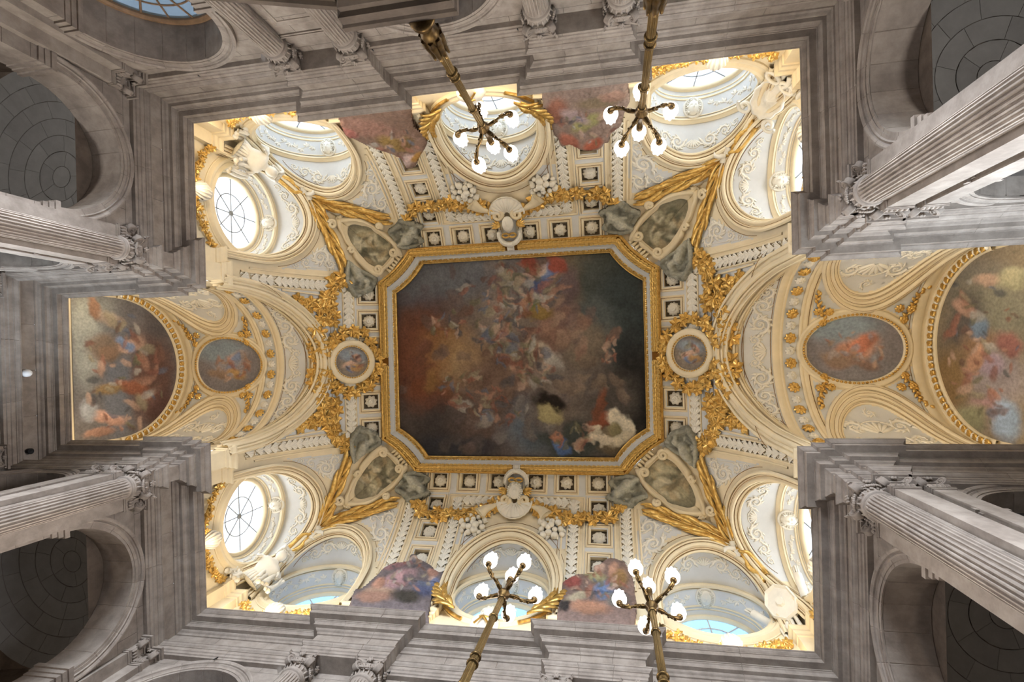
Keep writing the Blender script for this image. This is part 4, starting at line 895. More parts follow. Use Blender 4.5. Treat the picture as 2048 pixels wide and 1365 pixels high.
# ------------------------------------------------------------------ leaf bands of the ceiling
def shell_leaf_mesh(w=.15, l=.26):
    mb = MB()
    for i in range(5):
        a = (i - 2) * .36; P = [];
        for t in np.linspace(0, 1, 5):
            r = l * t; ww = .012 + .035 * t; c, s = math.cos(a), math.sin(a); h = .02 + .07 * math.sin(PI * (.15 + .75 * t)) 
            P.append([(r * c - k * ww * s, r * s * .95 + k * ww * c, h - .022 * abs(k)) for k in (-1, -.4, .4, 1)])
        mb.grid(A_(P))
    for s in (-1, 1):
        t = np.linspace(0, 1.6 * PI, 9); r = .055 * (1 - t / (2 * PI)); mb.tube(np.stack([.0 + r * np.cos(t), s * (.085 + r * np.sin(t) * .7), .04 + 0 * t], 1), .016, 5, np.broadcast_to(A_([0, 0, 1.0]), (9, 3)))
    return mb.mesh('band_leaf', M['white'])
SLEAF = shell_leaf_mesh()
def band(path, step=.19, scale=1.1, edge=.185):
    """path: plan points on the vault, rising order"""
    p = A_(path, float); z = H(p[:, 0], p[:, 1]); P = resample(np.c_[p, z], 60); N = HN(P[:, 0], P[:, 1], .06); P[:, 2] = H(P[:, 0], P[:, 1])
    L_ = np.linalg.norm(np.diff(P, axis=0), axis=1).sum(); k = max(2, int(L_ / step)); idx = np.linspace(0, 59, k + 1).astype(int)[:-1]
    T_ = unit(np.gradient(P, axis=0))
    for i in idx: place('band_leaf', SLEAF, frame(P[i] + N[i] * .005, N[i], T_[i], scale), ceiling)
    for e in (-1, 1):
        mb = MB(); b = unit(np.cross(T_, N)); Q = P + b * e * edge; mb.sweep(Q, N, [(-.03, -.02), (-.03, .04), (0, .055), (.03, .04), (.03, -.02)]); mb.build('band_fillet', M['cream'], ceiling)
def line_on(path, w=.03, h=.04, m=None, name='panel_fillet', n=50):
    p = A_(path, float); P = resample(p, n); P = np.c_[P, H(P[:, 0], P[:, 1])]; N = HN(P[:, 0], P[:, 1], .05); mb = MB()
    mb.sweep(P, N, [(-w, -.02), (-w, h * .7), (-w * .4, h), (w * .4, h), (w, h * .7), (w, -.02)]); mb.build(name, m or M['cream'], ceiling)
for sx, sy in QUAD:
    band([(sx * 2.03, sy * 6.75), (sx * 2.03, sy * 4.98)])
    band([(sx * 3.72, sy * 6.75), (sx * 3.72, sy * 5.1)])
    band([(sx * 1.86, sy * 4.98), (sx * .55, sy * 4.98)])
    band([(sx * 7.98, sy * 2.76), (sx * 6.15, sy * 2.74)])
    band([(sx * 6.03, sy * 2.6), (sx * 6.03, sy * .78)])
    for pth in ([(sx * 2.38, sy * 6.8), (sx * 2.38, sy * 4.82), (sx * .3, sy * 4.82)], [(sx * 3.36, sy * 6.8), (sx * 3.36, sy * 4.1)], [(sx * 4.02, sy * 6.7), (sx * 4.02, sy * 5.0)], [(sx * 4.14, sy * 6.6), (sx * 4.14, sy * 5.1)],
                [(sx * 1.66, sy * 6.5), (sx * 1.66, sy * 5.3), (sx * .75, sy * 5.3)], [(sx * 5.93, sy * 3.1), (sx * 5.93, sy * .8)], [(sx * 7.9, sy * 3.08), (sx * 6.2, sy * 3.08)], [(sx * 6.38, sy * 2.3), (sx * 6.38, sy * .85)], [(sx * 7.45, sy * 2.48), (sx * 6.38, sy * 2.36)]):
        line_on(pth)
    line_on([(sx * 3.55, sy * 6.6), (sx * 3.55, sy * 5.0)], .012, .02, M['line'], 'painted_line'); line_on([(sx * 6.5, sy * 2.2), (sx * 6.5, sy * .9)], .008, .012, M['line'], 'painted_line'); line_on([(sx * 1.55, sy * 6.3), (sx * 1.55, sy * 5.4)], .008, .012, M['line'], 'painted_line')
# ------------------------------------------------------------------ scroll reliefs
def scroll_lines(c, r, a0, turns, hand, leaves=9, seed=0):
    """spiral with leaflets in a 2D chart: list of (points, radii factor)"""
    c = A_(c, float); out = []; R_ = random.Random(seed); t = np.linspace(0, 1, 34); ang = a0 + hand * turns * 2 * PI * t; rr = r * (1 - .86 * t ** .85)
    sp = c + np.stack([rr * np.cos(ang), rr * np.sin(ang)], 1); out.append((sp, .2 * (1 - .5 * t)))
    for i in range(leaves):
        k = int(2 + i * 26 / leaves); p = sp[k]; g = unit(sp[k + 1] - sp[k]); o_ = unit(p - c); L_ = r * (.42 - .012 * k) * (1 + .3 * R_.random()); s = np.linspace(0, 1, 6)[:, None]
        q = p + g * L_ * (s * .9) + o_ * L_ * (.75 * s - .9 * s * s * .6); out.append((q, A_([.07, .15, .18, .15, .09, .01])))
        if i % 2 == 0: q = p + g * L_ * s * .5 - o_ * L_ * .55 * s; out.append((q, A_([.06, .12, .14, .11, .06, .01])))
    for i in range(max(5, leaves)):
        p = sp[int(i * 19 / max(5, leaves))]; d_ = unit(p - c); e = A_([-d_[1], d_[0]]) * hand; s = np.linspace(0, 1, 6)[:, None]; q = p + d_ * r * .45 * s - e * r * (.45 * s * s); out.append((q, A_([.08, .16, .18, .14, .08, .01])))
    for i in range(6):
        a = i * PI / 3; s = np.linspace(.02, .22, 4)[:, None] * r; out.append((c + s * A_([math.cos(a), math.sin(a)]), A_([.07, .1, .09, .03])))
    return out
def stem_line(p, w=.08): return [(spline(p, 16), np.linspace(w, w * .4, 16))]
def shell_lines(c, r, up):
    u = unit(up); v = A_([-u[1], u[0]]); out = []
    for i in range(7):
        a = (i - 3) * .33; d_ = u * math.cos(a) + v * math.sin(a); s = np.linspace(.1, 1, 6)[:, None]; out.append((A_(c) + d_ * r * s, A_([.05, .09, .12, .14, .12, .04])))
    t = np.linspace(-1.3, 1.3, 12); out.append((A_(c) + r * 1.05 * (np.cos(t)[:, None] * u + np.sin(t)[:, None] * v), np.full(12, .05)))
    return out
def relief(name, lines, rads, F, parent, m=None, flat=.75, lift=.008):
    """lines drawn in a chart, F maps chart points to (points, normals); rads: metres per unit factor"""
    cat_ = np.concatenate([l[0] for l in lines]); P, N = F(cat_); mb = MB(); i = 0
    for (l, f), rd in zip(lines, rads):
        k = len(l); mb.tube(P[i:i + k] + N[i:i + k] * lift, np.broadcast_to(f, (k,)) * rd, 5, N[i:i + k], flat, cap=False); i += k
    o = mb.build(name, m or M['white'], parent); o['kind'] = 'stuff'; return o
def quad_relief(name, lines, rads, m=None, flat=.75):
    cat_ = np.concatenate([l[0] for l in lines]); P0, N0 = hit(cat_)
    for q in QUAD:
        s = A_([1 if q[0] < 0 else -1, 1 if q[1] < 0 else -1, 1.0])
        relief(name, lines, rads, lambda c: (P0 * s, N0 * s), ceiling, m, flat)
def mk(specs):
    L_, R_ = [], []
    for sp in specs:
        if sp[0] == 's': l = scroll_lines(*sp[1:]); rd = sp[2]
        elif sp[0] == 'h': l = shell_lines(*sp[1:]); rd = sp[2]
        else: l = stem_line(sp[1]); rd = sp[2]
        L_ += l; R_ += [rd] * len(l)
    return L_, R_
PXM = 1 / 58.0
def mkpx(specs):
    L_, R_ = mk(specs); return L_, [r * PXM for r in R_]
quad_relief('scroll_relief', *mkpx([('s', (744, 378), 17, 2.2, 1.7, 1, 11, 1), ('s', (763, 407), 14, 3.6, 1.6, -1, 10, 2), ('s', (741, 346), 11, 1.0, 1.5, -1, 8, 3), ('s', (731, 408), 9, 0, 1.4, 1, 7, 4), ('l', [(748, 330), (752, 350), (757, 370), (770, 392)], 14), ('s', (747, 325), 7, 1, 1.3, 1, 6, 5), ('l', [(720, 413), (740, 418), (760, 423)], 10)]))
quad_relief('scroll_relief', *mkpx([('s', (640, 516), 17, 0.5, 1.7, -1, 11, 6), ('s', (662, 497), 12, 2, 1.5, 1, 9, 7), ('s', (661, 529), 11, 4, 1.5, -1, 8, 8), ('s', (612, 526), 9, 1, 1.5, 1, 8, 9), ('s', (592, 531), 6, 3, 1.4, -1, 6, 10), ('l', [(570, 535), (600, 536), (640, 536), (670, 538)], 10), ('l', [(672, 490), (671, 510), (673, 535)], 10)]))
# lunette panels
for kind, c, k in LUN:
    for s in (-1, 1):
        R = LR[k]
        def F(q, kind=kind, c=c, s=s, R=R):
            th = q[:, 0] / R; u = c + R * np.cos(th); z = LZ + R * np.sin(th); dd = q[:, 1]
            if kind == 'n': P = np.stack([u, s * (AY - dd), z], 1); N = np.stack([-np.cos(th), 0 * th, -np.sin(th)], 1)
            else: P = np.stack([s * (AX - dd), u, z], 1); N = np.stack([0 * th, -np.cos(th), -np.sin(th)], 1)
            return P, unit(N)
        m_ = R * PI / 2; v0 = .05 if kind == 'n' else .0
        sp = [('h', (m_, v0 + .0), .26, (0, 1)), ('s', (m_ - .48, v0 + .05), .22, 0, 1.6, 1, 9, 1), ('s', (m_ + .48, v0 + .05), .22, PI, 1.6, -1, 9, 2), ('s', (m_ - .92, v0 - .07), .17, 0, 1.5, -1, 8, 3), ('s', (m_ + .92, v0 - .07), .17, PI, 1.5, 1, 8, 4), ('s', (m_ - 1.25, v0 - .22), .11, 0, 1.4, 1, 6, 5), ('s', (m_ + 1.25, v0 - .22), .11, PI, 1.4, -1, 6, 6)]
        relief('scroll_relief', *mk(sp), F, ceiling)
# crescents of the great arches and panels of the arms
for s in (-1, 1):
    def F(q, s=s):
        x = q[:, 1]; R = armR(x); th = q[:, 0] / 2.6; return np.stack([s * x, R * np.cos(th), ARMZ + R * np.sin(th)], 1), unit(np.stack([-.15 * s + 0 * th, -np.cos(th), -np.sin(th)], 1))
    m_ = 2.6 * PI / 2; sp = [('h', (m_, 8.0), .36, (0, -1)), ('s', (m_ - .35, 7.66), .17, 0, 1.5, 1, 8, 1), ('s', (m_ + .35, 7.66), .17, PI, 1.5, -1, 8, 2)]
    for i, (o_, r, x) in enumerate(((.85, .3, 7.8), (1.45, .27, 7.82), (1.95, .22, 7.86), (2.37, .18, 7.9), (2.72, .14, 7.94), (3.02, .11, 7.97))):
        for g in (-1, 1): sp.append(('s', (m_ + g * o_, x), r, 0 if g < 0 else PI, 1.7, g * (1 if i % 2 else -1), 10, i + 10))
    relief('scroll_relief', *mk(sp), F, ceiling)
    for t in (-1, 1):
        def F(q, s=s, t=t):
            th = q[:, 1] / 2.48; return np.stack([s * q[:, 0], t * 2.48 * np.cos(th), ARMZ + 2.48 * np.sin(th)], 1), unit(np.stack([0 * th, -t * np.cos(th), -np.sin(th)], 1))
        sp = [('h', (10.35, 1.05), .5, (0, 1)), ('s', (10.95, 1.35), .27, 0, 1.7, 1, 10, 1), ('s', (9.82, 1.3), .25, PI, 1.6, -1, 9, 2), ('s', (11.18, .75), .22, 0, 1.6, -1, 9, 3), ('s', (9.65, .65), .2, PI, 1.5, 1, 8, 4), ('s', (10.4, 1.88), .15, 2, 1.5, 1, 7, 5), ('s', (10.75, .6), .2, 1, 1.5, -1, 8, 6), ('s', (10.15, .55), .2, 1, 1.5, 1, 8, 7)]
        relief('scroll_relief', *mk(sp), F, ceiling)
        # teardrop moulding round the panel
        for f_, w_, h in ((.08, .05, .05), (.3, .07, .07), (.55, .1, .05), (.86, .09, .08), (1.0, .03, .03)):
            e = np.linspace(.0, PI, 44); x = 10.42 + .16 * f_ - (1.12 + .5 * f_) * np.cos(e); v = (2.18 + .66 * f_) * np.sin(e); P, N = F(np.stack([x, v], 1)); mb = MB()
            mb.sweep(P, N, [(-w_, -.01), (-w_, h * .6), (-w_ * .4, h), (w_ * .4, h), (w_, h * .6), (w_, -.01)]); mb.build('panel_moulding', M['cream'], ceiling)
            mb = MB(); mb.tube(P + N * h * 1.0, .006, 4, cap=False); mb.build('painted_line', M['line'], ceiling)
# ------------------------------------------------------------------ gilded palms at the corners
def blade(mb, P, N, w, curl=.05):
    """a long leaf along P lying on the vault, lifted in the middle"""
    k = len(P); t = np.linspace(0, 1, k); T_ = unit(np.gradient(P, axis=0)); b = unit(np.cross(T_, N)); ww = w * np.sin(PI * np.clip(t * .86 + .1, 0, 1)) ** .8
    h = .02 + curl * np.sin(PI * t); rows = [P + b * (f * ww)[:, None] + N * (h + g)[:, None] for f, g in ((-1, -.02), (-.5, .025), (0, .005), (.5, .025), (1, -.02))]
    mb.grid(np.stack(rows, 1))
    mb.grid(np.stack([P + b * (f * ww)[:, None] + N * (h - .03)[:, None] for f in (-1, 0, 1)], 1))
FR1 = [(612, 388), (640, 401), (672, 412), (705, 420), (735, 428), (765, 437), (793, 441)]
FR2 = [(612, 388), (628, 414), (645, 446), (660, 478), (675, 508), (688, 536), (692, 556)]
def frond(q, path, n, seed, name, parent, bw=.075, spread=17, length=54):
    s = A_([1 if q[0] < 0 else -1, 1 if q[1] < 0 else -1, 1.0]); r = random.Random(seed); pth = spline(path, 60); tg = unit(np.gradient(pth, axis=0)); nr = np.stack([-tg[:, 1], tg[:, 0]], 1)
    for i in range(n):
        u = i / (n - 1); k = int(u * 44); sd = 1 if i % 2 else -1; L_ = length * (1.0 - .25 * u) * (.9 + .25 * r.random()); t = np.linspace(0, 1, 9)
        kk = np.minimum(k + (t * L_ / np.linalg.norm(pth[1] - pth[0])).astype(int), 59); base = pth[k] + (pth[kk] - pth[k]) * 1.0
        off = sd * spread * (.35 + .65 * (1 - u * .4)) * (t ** .8) * (.7 + .5 * r.random()) - sd * spread * .45 * t ** 3
        c = base + nr[kk] * off[:, None] + tg[kk] * (t * L_ * .15)[:, None]
        P, N = hit(c); mb = MB(); blade(mb, P * s, N * s, bw * (.8 + .5 * r.random()), .07 + .05 * r.random()); mb.build('palm_leaf', M['gold'], parent)
    P, N = hit(pth[:50]); mb = MB(); mb.tube(P * s + N * s * .05, np.linspace(.05, .02, 50), 6, N * s); mb.build('stem', M['gold'], parent)
for q in QUAD:
    s = A_([1 if q[0] < 0 else -1, 1 if q[1] < 0 else -1, 1.0])
    for path, nm, sd in ((FR1, 'long wall', 3), (FR2, 'arm', 5)):
        P, _ = hit([path[0]]); root = thing('gilded_palm_branch', P[0] * s, 'gilded palm branch in the %s corner of the vault, bending towards the %s' % (PLACE[q], nm), 'palm branch', 'gilded palm branches')
        frond(q, path, 18, sd, 'palm_leaf', root)
        st = [(544, 339), (560, 346), (585, 362), (602, 377), (614, 390)] if path is FR1 else [(549, 346), (562, 358), (585, 378), (604, 388), (614, 391)]
        P, N = hit(spline(st, 20)); mb = MB(); mb.tube(P * s + N * s * .09, np.linspace(.085, .06, 20), 8, N * s); mb.build('stalk', M['gold'], root)
    mb = MB(); P, N = hit(spline([(604, 372), (612, 384), (618, 402)], 8)); mb.sweep(P * s, N * s, [(-.1, .1), (-.05, .16), (.05, .16), (.1, .1)]); P, N = hit(spline([(600, 386), (612, 385), (632, 383)], 8)); mb.sweep(P * s, N * s, [(-.08, .11), (-.04, .18), (.04, .18), (.08, .11)])
    P, N = hit([(612, 386)]); tagit(mb.build('ribbon_bow', M['white'], None), 'white ribbon tying the two gilded palms of the %s corner' % PLACE[q], 'ribbon', 'ribbons on the palms')
    # loose ribbon end beside the cartouche
    mb = MB(); P, N = hit(spline([(641, 414), (652, 420), (663, 417), (672, 424), (684, 428)], 14)); mb.sweep(P * s, N * s, [(-.12, .015), (0, .06), (.12, .015)]); tagit(mb.build('ribbon_end', M['white'], None), 'fluttering white ribbon end between palm and cartouche, %s corner' % PLACE[q], 'ribbon', 'ribbon ends by the cartouches')
# ------------------------------------------------------------------ cartouches
def z6(pts): return [(510 + a / 3.9, 340 + b / 3.9) for a, b in pts]
CO_ = z6([(668, 392), (760, 378), (850, 392), (935, 440), (1030, 505), (1100, 590), (1125, 640), (1095, 655), (1085, 700), (1010, 775), (960, 815), (880, 775), (800, 700), (770, 640), (720, 580), (690, 520), (655, 450)])
CI_ = z6([(725, 440), (770, 412), (850, 425), (905, 440), (935, 470), (1010, 520), (1075, 575), (1095, 620), (1080, 665), (1030, 730), (975, 765), (900, 745), (820, 670), (775, 610), (740, 560), (715, 500)])
def relief_blob(px_poly, q, parent, name, colf, h0=.12, step=1.8, m=None, lift=.02, seed=0, folds=.05, hitf=None, caps=None):
    poly = spline(px_poly, 90, True); s = A_([1 if q[0] < 0 else -1, 1 if q[1] < 0 else -1, 1.0]); lo, hi = poly.min(0), poly.max(0)
    nx, ny = int((hi[0] - lo[0]) / step) + 3, int((hi[1] - lo[1]) / step) + 3; X, Y = np.meshgrid(lo[0] - step + step * np.arange(nx), lo[1] - step + step * np.arange(ny), indexing='ij')
    ins = inpoly(X, Y, poly); dist = np.full(X.shape, 1e9)
    for i in range(len(poly)): dist = np.minimum(dist, np.hypot(X - poly[i, 0], Y - poly[i, 1]))
    near = ~ins & (dist < step * 1.1)
    if near.any():      # pull the outer rim of nodes onto the outline
        d2 = (X[near][:, None] - poly[None, :, 0]) ** 2 + (Y[near][:, None] - poly[None, :, 1]) ** 2; j = d2.argmin(1); X[near] = poly[j, 0]; Y[near] = poly[j, 1]
    use = ins | near; h = np.where(ins, np.clip(dist / 10, 0, 1) ** .5, 0) * h0; f = vnoise(X / 9 + Y / 22, Y / 7, seed, 2); h = h + np.where(ins, np.clip(dist / 4, 0, 1) * folds * (np.abs(f - .5) * 4 - .6), 0)
    if caps:
        hc = np.zeros(X.shape)
        for x0, y0, x1, y1, r0, r1 in caps:
            dx, dy = x1 - x0, y1 - y0; t = np.clip(((X - x0) * dx + (Y - y0) * dy) / (dx * dx + dy * dy + 1e-6), 0, 1); rr = r0 + (r1 - r0) * t; dd = np.hypot(X - x0 - dx * t, Y - y0 - dy * t); hc = np.maximum(hc, np.sqrt(np.maximum(rr * rr - dd * dd, 0)) / 58.0 * 1.5)
        h = np.where(ins, np.maximum(h * .6, hc + h * .25), h)
    P, N = (hitf or hit)(np.stack([X.ravel(), Y.ravel()], 1)); P = P * s + N * s * (h.ravel() + lift)[:, None]; col = colf(X, Y)
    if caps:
        for n_c, (x0, y0, x1, y1, r0, r1) in enumerate(caps):  # highlights of limbs and drapery painted into the colour
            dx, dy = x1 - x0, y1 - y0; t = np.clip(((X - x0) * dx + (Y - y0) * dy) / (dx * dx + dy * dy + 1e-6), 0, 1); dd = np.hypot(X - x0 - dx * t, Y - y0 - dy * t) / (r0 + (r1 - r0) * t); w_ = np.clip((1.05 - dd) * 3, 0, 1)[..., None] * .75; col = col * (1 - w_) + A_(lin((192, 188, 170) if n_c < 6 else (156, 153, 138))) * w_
    k = use[:-1, :-1] & use[1:, :-1] & use[:-1, 1:] & use[1:, 1:]; i, j = np.nonzero(k); fc = np.stack([i * ny + j, (i + 1) * ny + j, (i + 1) * ny + j + 1, i * ny + j + 1], 1)
    # rim going back to the wall gives the piece its thickness
    used = np.unique(fc); rm = np.full(len(P), -1); rm[used] = np.arange(len(used)); me = bpy.data.meshes.new(name); V = P[used]; fl = rm[fc].tolist()
    from collections import Counter
    ed = Counter(); 
    for q4 in fl:
        for a in range(4): ed[tuple(sorted((q4[a], q4[(a + 1) % 4])))] += 1
    bv = {}; back = []; NN = (N * s)[used]
    for (a, b), c_ in ed.items():
        if c_ == 1:
            for v in (a, b):
                if v not in bv: bv[v] = len(V) + len(back); back.append(V[v] - NN[v] * (lift + .05))
            fl.append([a, b, bv[b], bv[a]])
    V2 = np.concatenate([V, A_(back)]) if back else V; me.from_pydata(V2.tolist(), [], fl); me.materials.append(m or M['paint']); me.polygons.foreach_set('use_smooth', [True] * len(fl)); me.update()
    cc = col.reshape(-1, 3)[used]; cb = A_([cc[v] for v in bv]) if bv else np.zeros((0, 3)); at = me.color_attributes.new('paint', 'FLOAT_COLOR', 'POINT'); at.data.foreach_set('color', np.c_[np.concatenate([cc, cb]), np.ones(len(V2))].ravel())
    o = bpy.data.objects.new(name, me); COL.objects.link(o); return attach(o, parent)
GREY = lambda seed, base=(142, 140, 124), lo=(100, 99, 88), hi=(190, 186, 168): (lambda X, Y: paint(X, Y, base, crowd((X.min() + X.max()) / 2, (Y.min() + Y.max()) / 2, (X.max() - X.min()) / 2, (Y.max() - Y.min()) / 2, 46, [lo, hi, base, (120, 118, 104)], seed, 3, 9), seed, 5, .2))
F1 = z6([(1140, 372), (1235, 392), (1320, 432), (1288, 492), (1325, 556), (1250, 612), (1180, 622), (1118, 606), (1090, 540), (1040, 470), (1090, 430)])
F2 = z6([(725, 705), (790, 765), (870, 792), (955, 850), (922, 940), (862, 970), (790, 1000), (730, 960), (700, 900), (696, 800)])
def z6c(c): return [(510 + a / 3.9, 340 + b / 3.9, 510 + e / 3.9, 340 + f / 3.9, g / 3.9, h / 3.9) for a, b, e, f, g, h in c]
CP1 = z6c([(1252, 448, 1250, 452, 26, 26), (1238, 480, 1190, 545, 38, 44), (1190, 545, 1138, 588, 30, 24), (1138, 588, 1205, 612, 20, 16), (1228, 490, 1290, 535, 17, 13), (1215, 490, 1150, 500, 17, 14), (1150, 388, 1305, 432, 20, 24), (1308, 440, 1300, 560, 18, 20), (1060, 472, 1130, 432, 20, 22), (1105, 540, 1055, 485, 18, 16), (1165, 608, 1290, 585, 18, 16)])
CP2 = z6c([(762, 738, 762, 742, 26, 26), (775, 768, 812, 842, 38, 44), (812, 842, 882, 880, 30, 22), (882, 880, 862, 950, 20, 15), (772, 782, 845, 795, 16, 13), (722, 722, 712, 880, 20, 24), (712, 880, 780, 978, 24, 22), (850, 805, 938, 850, 20, 18), (800, 955, 905, 930, 18, 16)])
for qi, q in enumerate(QUAD):
    s = A_([1 if q[0] < 0 else -1, 1 if q[1] < 0 else -1, 1.0]); P, N = hit([(748, 495)])
    root = thing('painted_cartouche', P[0] * s, 'cream scrolled cartouche with a greenish grey painted scene, %s corner of the picture frame' % PLACE[q], 'cartouche', 'corner cartouches')
    relief_blob(CI_, q, root, 'picture_panel', lambda X, Y, qi=qi: paint(X, Y, (146, 138, 112), crowd(742, 495, 34, 32, 60, [(214, 204, 172), (108, 102, 82), (186, 176, 142), (92, 92, 74), (182, 160, 120)], 20 + qi, 5, 14), 30 + qi, 6, .14), .02, 1.6, lift=.05, folds=0)
    o_, i_ = spline(CO_, 80, True), spline(CI_, 80, True); mid_ = (o_ + i_) / 2; P, N = hit(mid_); Pi, Ni = hit(i_ * .98 + mid_.mean(0) * .02); Po, No = hit(o_)
    mb = MB(); r0 = np.linalg.norm(Po - Pi, axis=1) * .55 + .03
    Px = Po * 1.0 + (Po - Pi) * .35
    rows = [(Pi, .03), (Pi, .1), (Pi * .8 + Po * .2, .15), (P, .1), (Pi * .25 + Po * .75, .13), (Po, .2), (Px, .13), (Px, -.02)]
    mb.grid(np.stack([(a * s + N * s * h) for a, h in rows], 1), True, False); mb.build('scrolled_border', M['cream'], root)
    mb = MB(); mb.tube(np.concatenate([Pi, Pi[:1]]) * s + np.concatenate([Ni, Ni[:1]]) * s * .06, .014, 5, cap=False); mb.build('inner_line', M['line'], root)
    for nm, c, a0, n_, r in (('shell_crest', (685, 445), 3.75, 7, 17), ('shell_base', (790, 530), .62, 6, 13)):
        c = (c if nm == 'shell_crest' else (784, 528)); mb = MB()
        for i in range(n_):
            a = a0 + (i - (n_ - 1) / 2) * (.3 if nm == 'shell_crest' else .34); t = np.linspace(0, 1, 6); ln = A_(c) + (A_([math.cos(a), math.sin(a)]) * r)[None] * t[:, None] if nm == 'shell_crest' else A_([800 - 22 * (i / (n_ - 1)), 512 + 30 * (i / (n_ - 1))]) + A_([9, 7]) * t[:, None] - A_([3, 3])
            P, N = hit(ln); mb.tube(P * s + N * s * .07, .035 + .035 * t, 6, N * s, .8)
        mb.build(nm, M['cream'], root)
    for nm, c, r, a0, hd in (('scroll_end', (790, 505), 8, 0, 1), ('scroll_end', (758, 541), 9, 2, -1), ('scroll_end', (662, 450), 9, 3.4, 1), ('scroll_end', (760, 450), 6, 1, -1), ('scroll_end', (702, 502), 6, 3, 1)):
        t = np.linspace(0, 3.2 * PI, 26); rr = r * (1 - t / (4 * PI)); P, N = hit(A_(c) + np.stack([rr * np.cos(a0 + hd * t), rr * np.sin(a0 + hd * t)], 1)); mb = MB(); mb.tube(P * s + N * s * .13, .065, 6, N * s); mb.build(nm, M['cream'], root)
    for F_, nm, wh in ((F1, 'long wall side', 1), (F2, 'arm side', 2)):
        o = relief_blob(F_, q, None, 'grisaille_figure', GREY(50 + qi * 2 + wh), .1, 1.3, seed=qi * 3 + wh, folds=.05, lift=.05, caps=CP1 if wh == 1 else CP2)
        tagit(o, 'grey painted draped seated figure on the %s of the %s cartouche' % (nm, PLACE[q]), 'figure', 'grey figures beside the cartouches')
# ------------------------------------------------------------------ painted groups standing on the cornice between the windows
def z2(x0, y0, pts, k=3.9): return [(x0 + a / k, y0 + b / k) for a, b in pts]
GRP = {
 'NL': (z2(510, 0, [(640, 930), (820, 905), (1195, 862), (1240, 940), (1305, 1020), (1345, 1085), (1330, 1135), (1292, 1200), (1250, 1285), (1190, 1295), (1150, 1225), (1090, 1190), (1020, 1165), (920, 1130), (830, 1090), (785, 1060), (700, 1010)]), (142, 112, 94),
   [(735, 245, 60, 16, 10, (160, 118, 100), .4), (790, 278, 34, 12, 20, (150, 120, 62), .35), (700, 256, 20, 10, 20, (170, 104, 92), .35), (815, 275, 16, 14, 0, (128, 100, 62), .35), (818, 315, 12, 20, 60, (196, 168, 158), .35), (735, 290, 20, 10, 40, (130, 108, 92), .4), (835, 308, 7, 13, 30, (178, 130, 56), .35)]),
 'NR': (z2(1020, 0, [(262, 735), (500, 712), (900, 670), (935, 750), (905, 820), (880, 900), (860, 960), (790, 1020), (770, 1090), (735, 1100), (700, 1145), (600, 1155), (540, 1145), (470, 1110), (400, 1120), (375, 1060), (340, 1020), (300, 860), (262, 830)]), (146, 122, 108),
   [(1115, 215, 20, 26, 10, (150, 96, 74), .4), (1175, 235, 34, 12, -35, (158, 150, 92), .35), (1200, 190, 46, 12, -10, (140, 120, 92), .4), (1140, 275, 22, 12, 30, (168, 100, 76), .35), (1185, 280, 20, 12, -30, (172, 92, 64), .35), (1150, 225, 30, 12, 20, (176, 150, 146), .4), (1225, 180, 26, 10, 0, (166, 128, 108), .4)]),
 'SL': (z2(510, 1015, [(740, 770), (1000, 800), (1330, 815), (1385, 720), (1440, 640), (1490, 550), (1470, 530), (1420, 520), (1370, 470), (1320, 440), (1280, 420), (1255, 385), (1215, 395), (1200, 440), (1100, 455), (1020, 490), (940, 570), (840, 660), (775, 690)]), (116, 104, 104),
   [(800, 1170, 34, 16, -25, (186, 144, 144), .35), (832, 1128, 12, 10, 0, (206, 176, 150), .35), (760, 1195, 30, 10, 5, (172, 140, 116), .4), (750, 1205, 36, 12, 5, (160, 120, 100), .4), (760, 1175, 16, 10, -40, (196, 144, 118), .35), (850, 1190, 20, 16, 0, (84, 88, 116), .35), (815, 1205, 30, 12, 0, (70, 64, 56), .4), (868, 1155, 12, 10, 0, (176, 130, 110), .35), (800, 1138, 30, 8, -10, (150, 110, 112), .35), (872, 1180, 12, 14, 20, (104, 110, 140), .4)]),
 'SR': (z2(1020, 1015, [(385, 880), (700, 905), (960, 925), (990, 800), (975, 700), (960, 580), (900, 460), (850, 430), (800, 415), (760, 420), (700, 465), (655, 480), (650, 540), (590, 545), (520, 550), (440, 590), (395, 640), (400, 700), (385, 760)]), (136, 112, 102),
   [(1190, 1160, 26, 12, 30, (168, 160, 116), .35), (1210, 1190, 18, 20, 20, (108, 132, 174), .35), (1197, 1143, 12, 8, 0, (206, 170, 148), .35), (1225, 1150, 10, 16, 10, (188, 142, 116), .35), (1145, 1175, 18, 14, 0, (160, 84, 74), .35), (1180, 1228, 40, 14, 5, (172, 124, 96), .4), (1240, 1165, 16, 20, 30, (150, 116, 70), .4), (1235, 1210, 20, 16, 0, (120, 118, 110), .4), (1130, 1225, 12, 12, 0, (60, 54, 52), .4), (1160, 1205, 26, 8, -20, (186, 170, 140), .35)])}
def hit_stand(px):
    P, N = hit(px); s = np.sign(P[:, 1]); yy = np.minimum(np.abs(P[:, 1]), 6.88); d_ = rays(px); t = np.where(np.abs(P[:, 1]) > 6.88, 6.88 / np.abs(d_[:, 1]), 0); Q = CAM[None] + d_ * t[:, None]
    P = np.where((np.abs(P[:, 1]) > 6.88)[:, None], Q, P); N = np.where((P[:, 2] < 14.5)[:, None], np.stack([0 * s, -s, 0 * s - .25], 1), N); return P, unit(N)
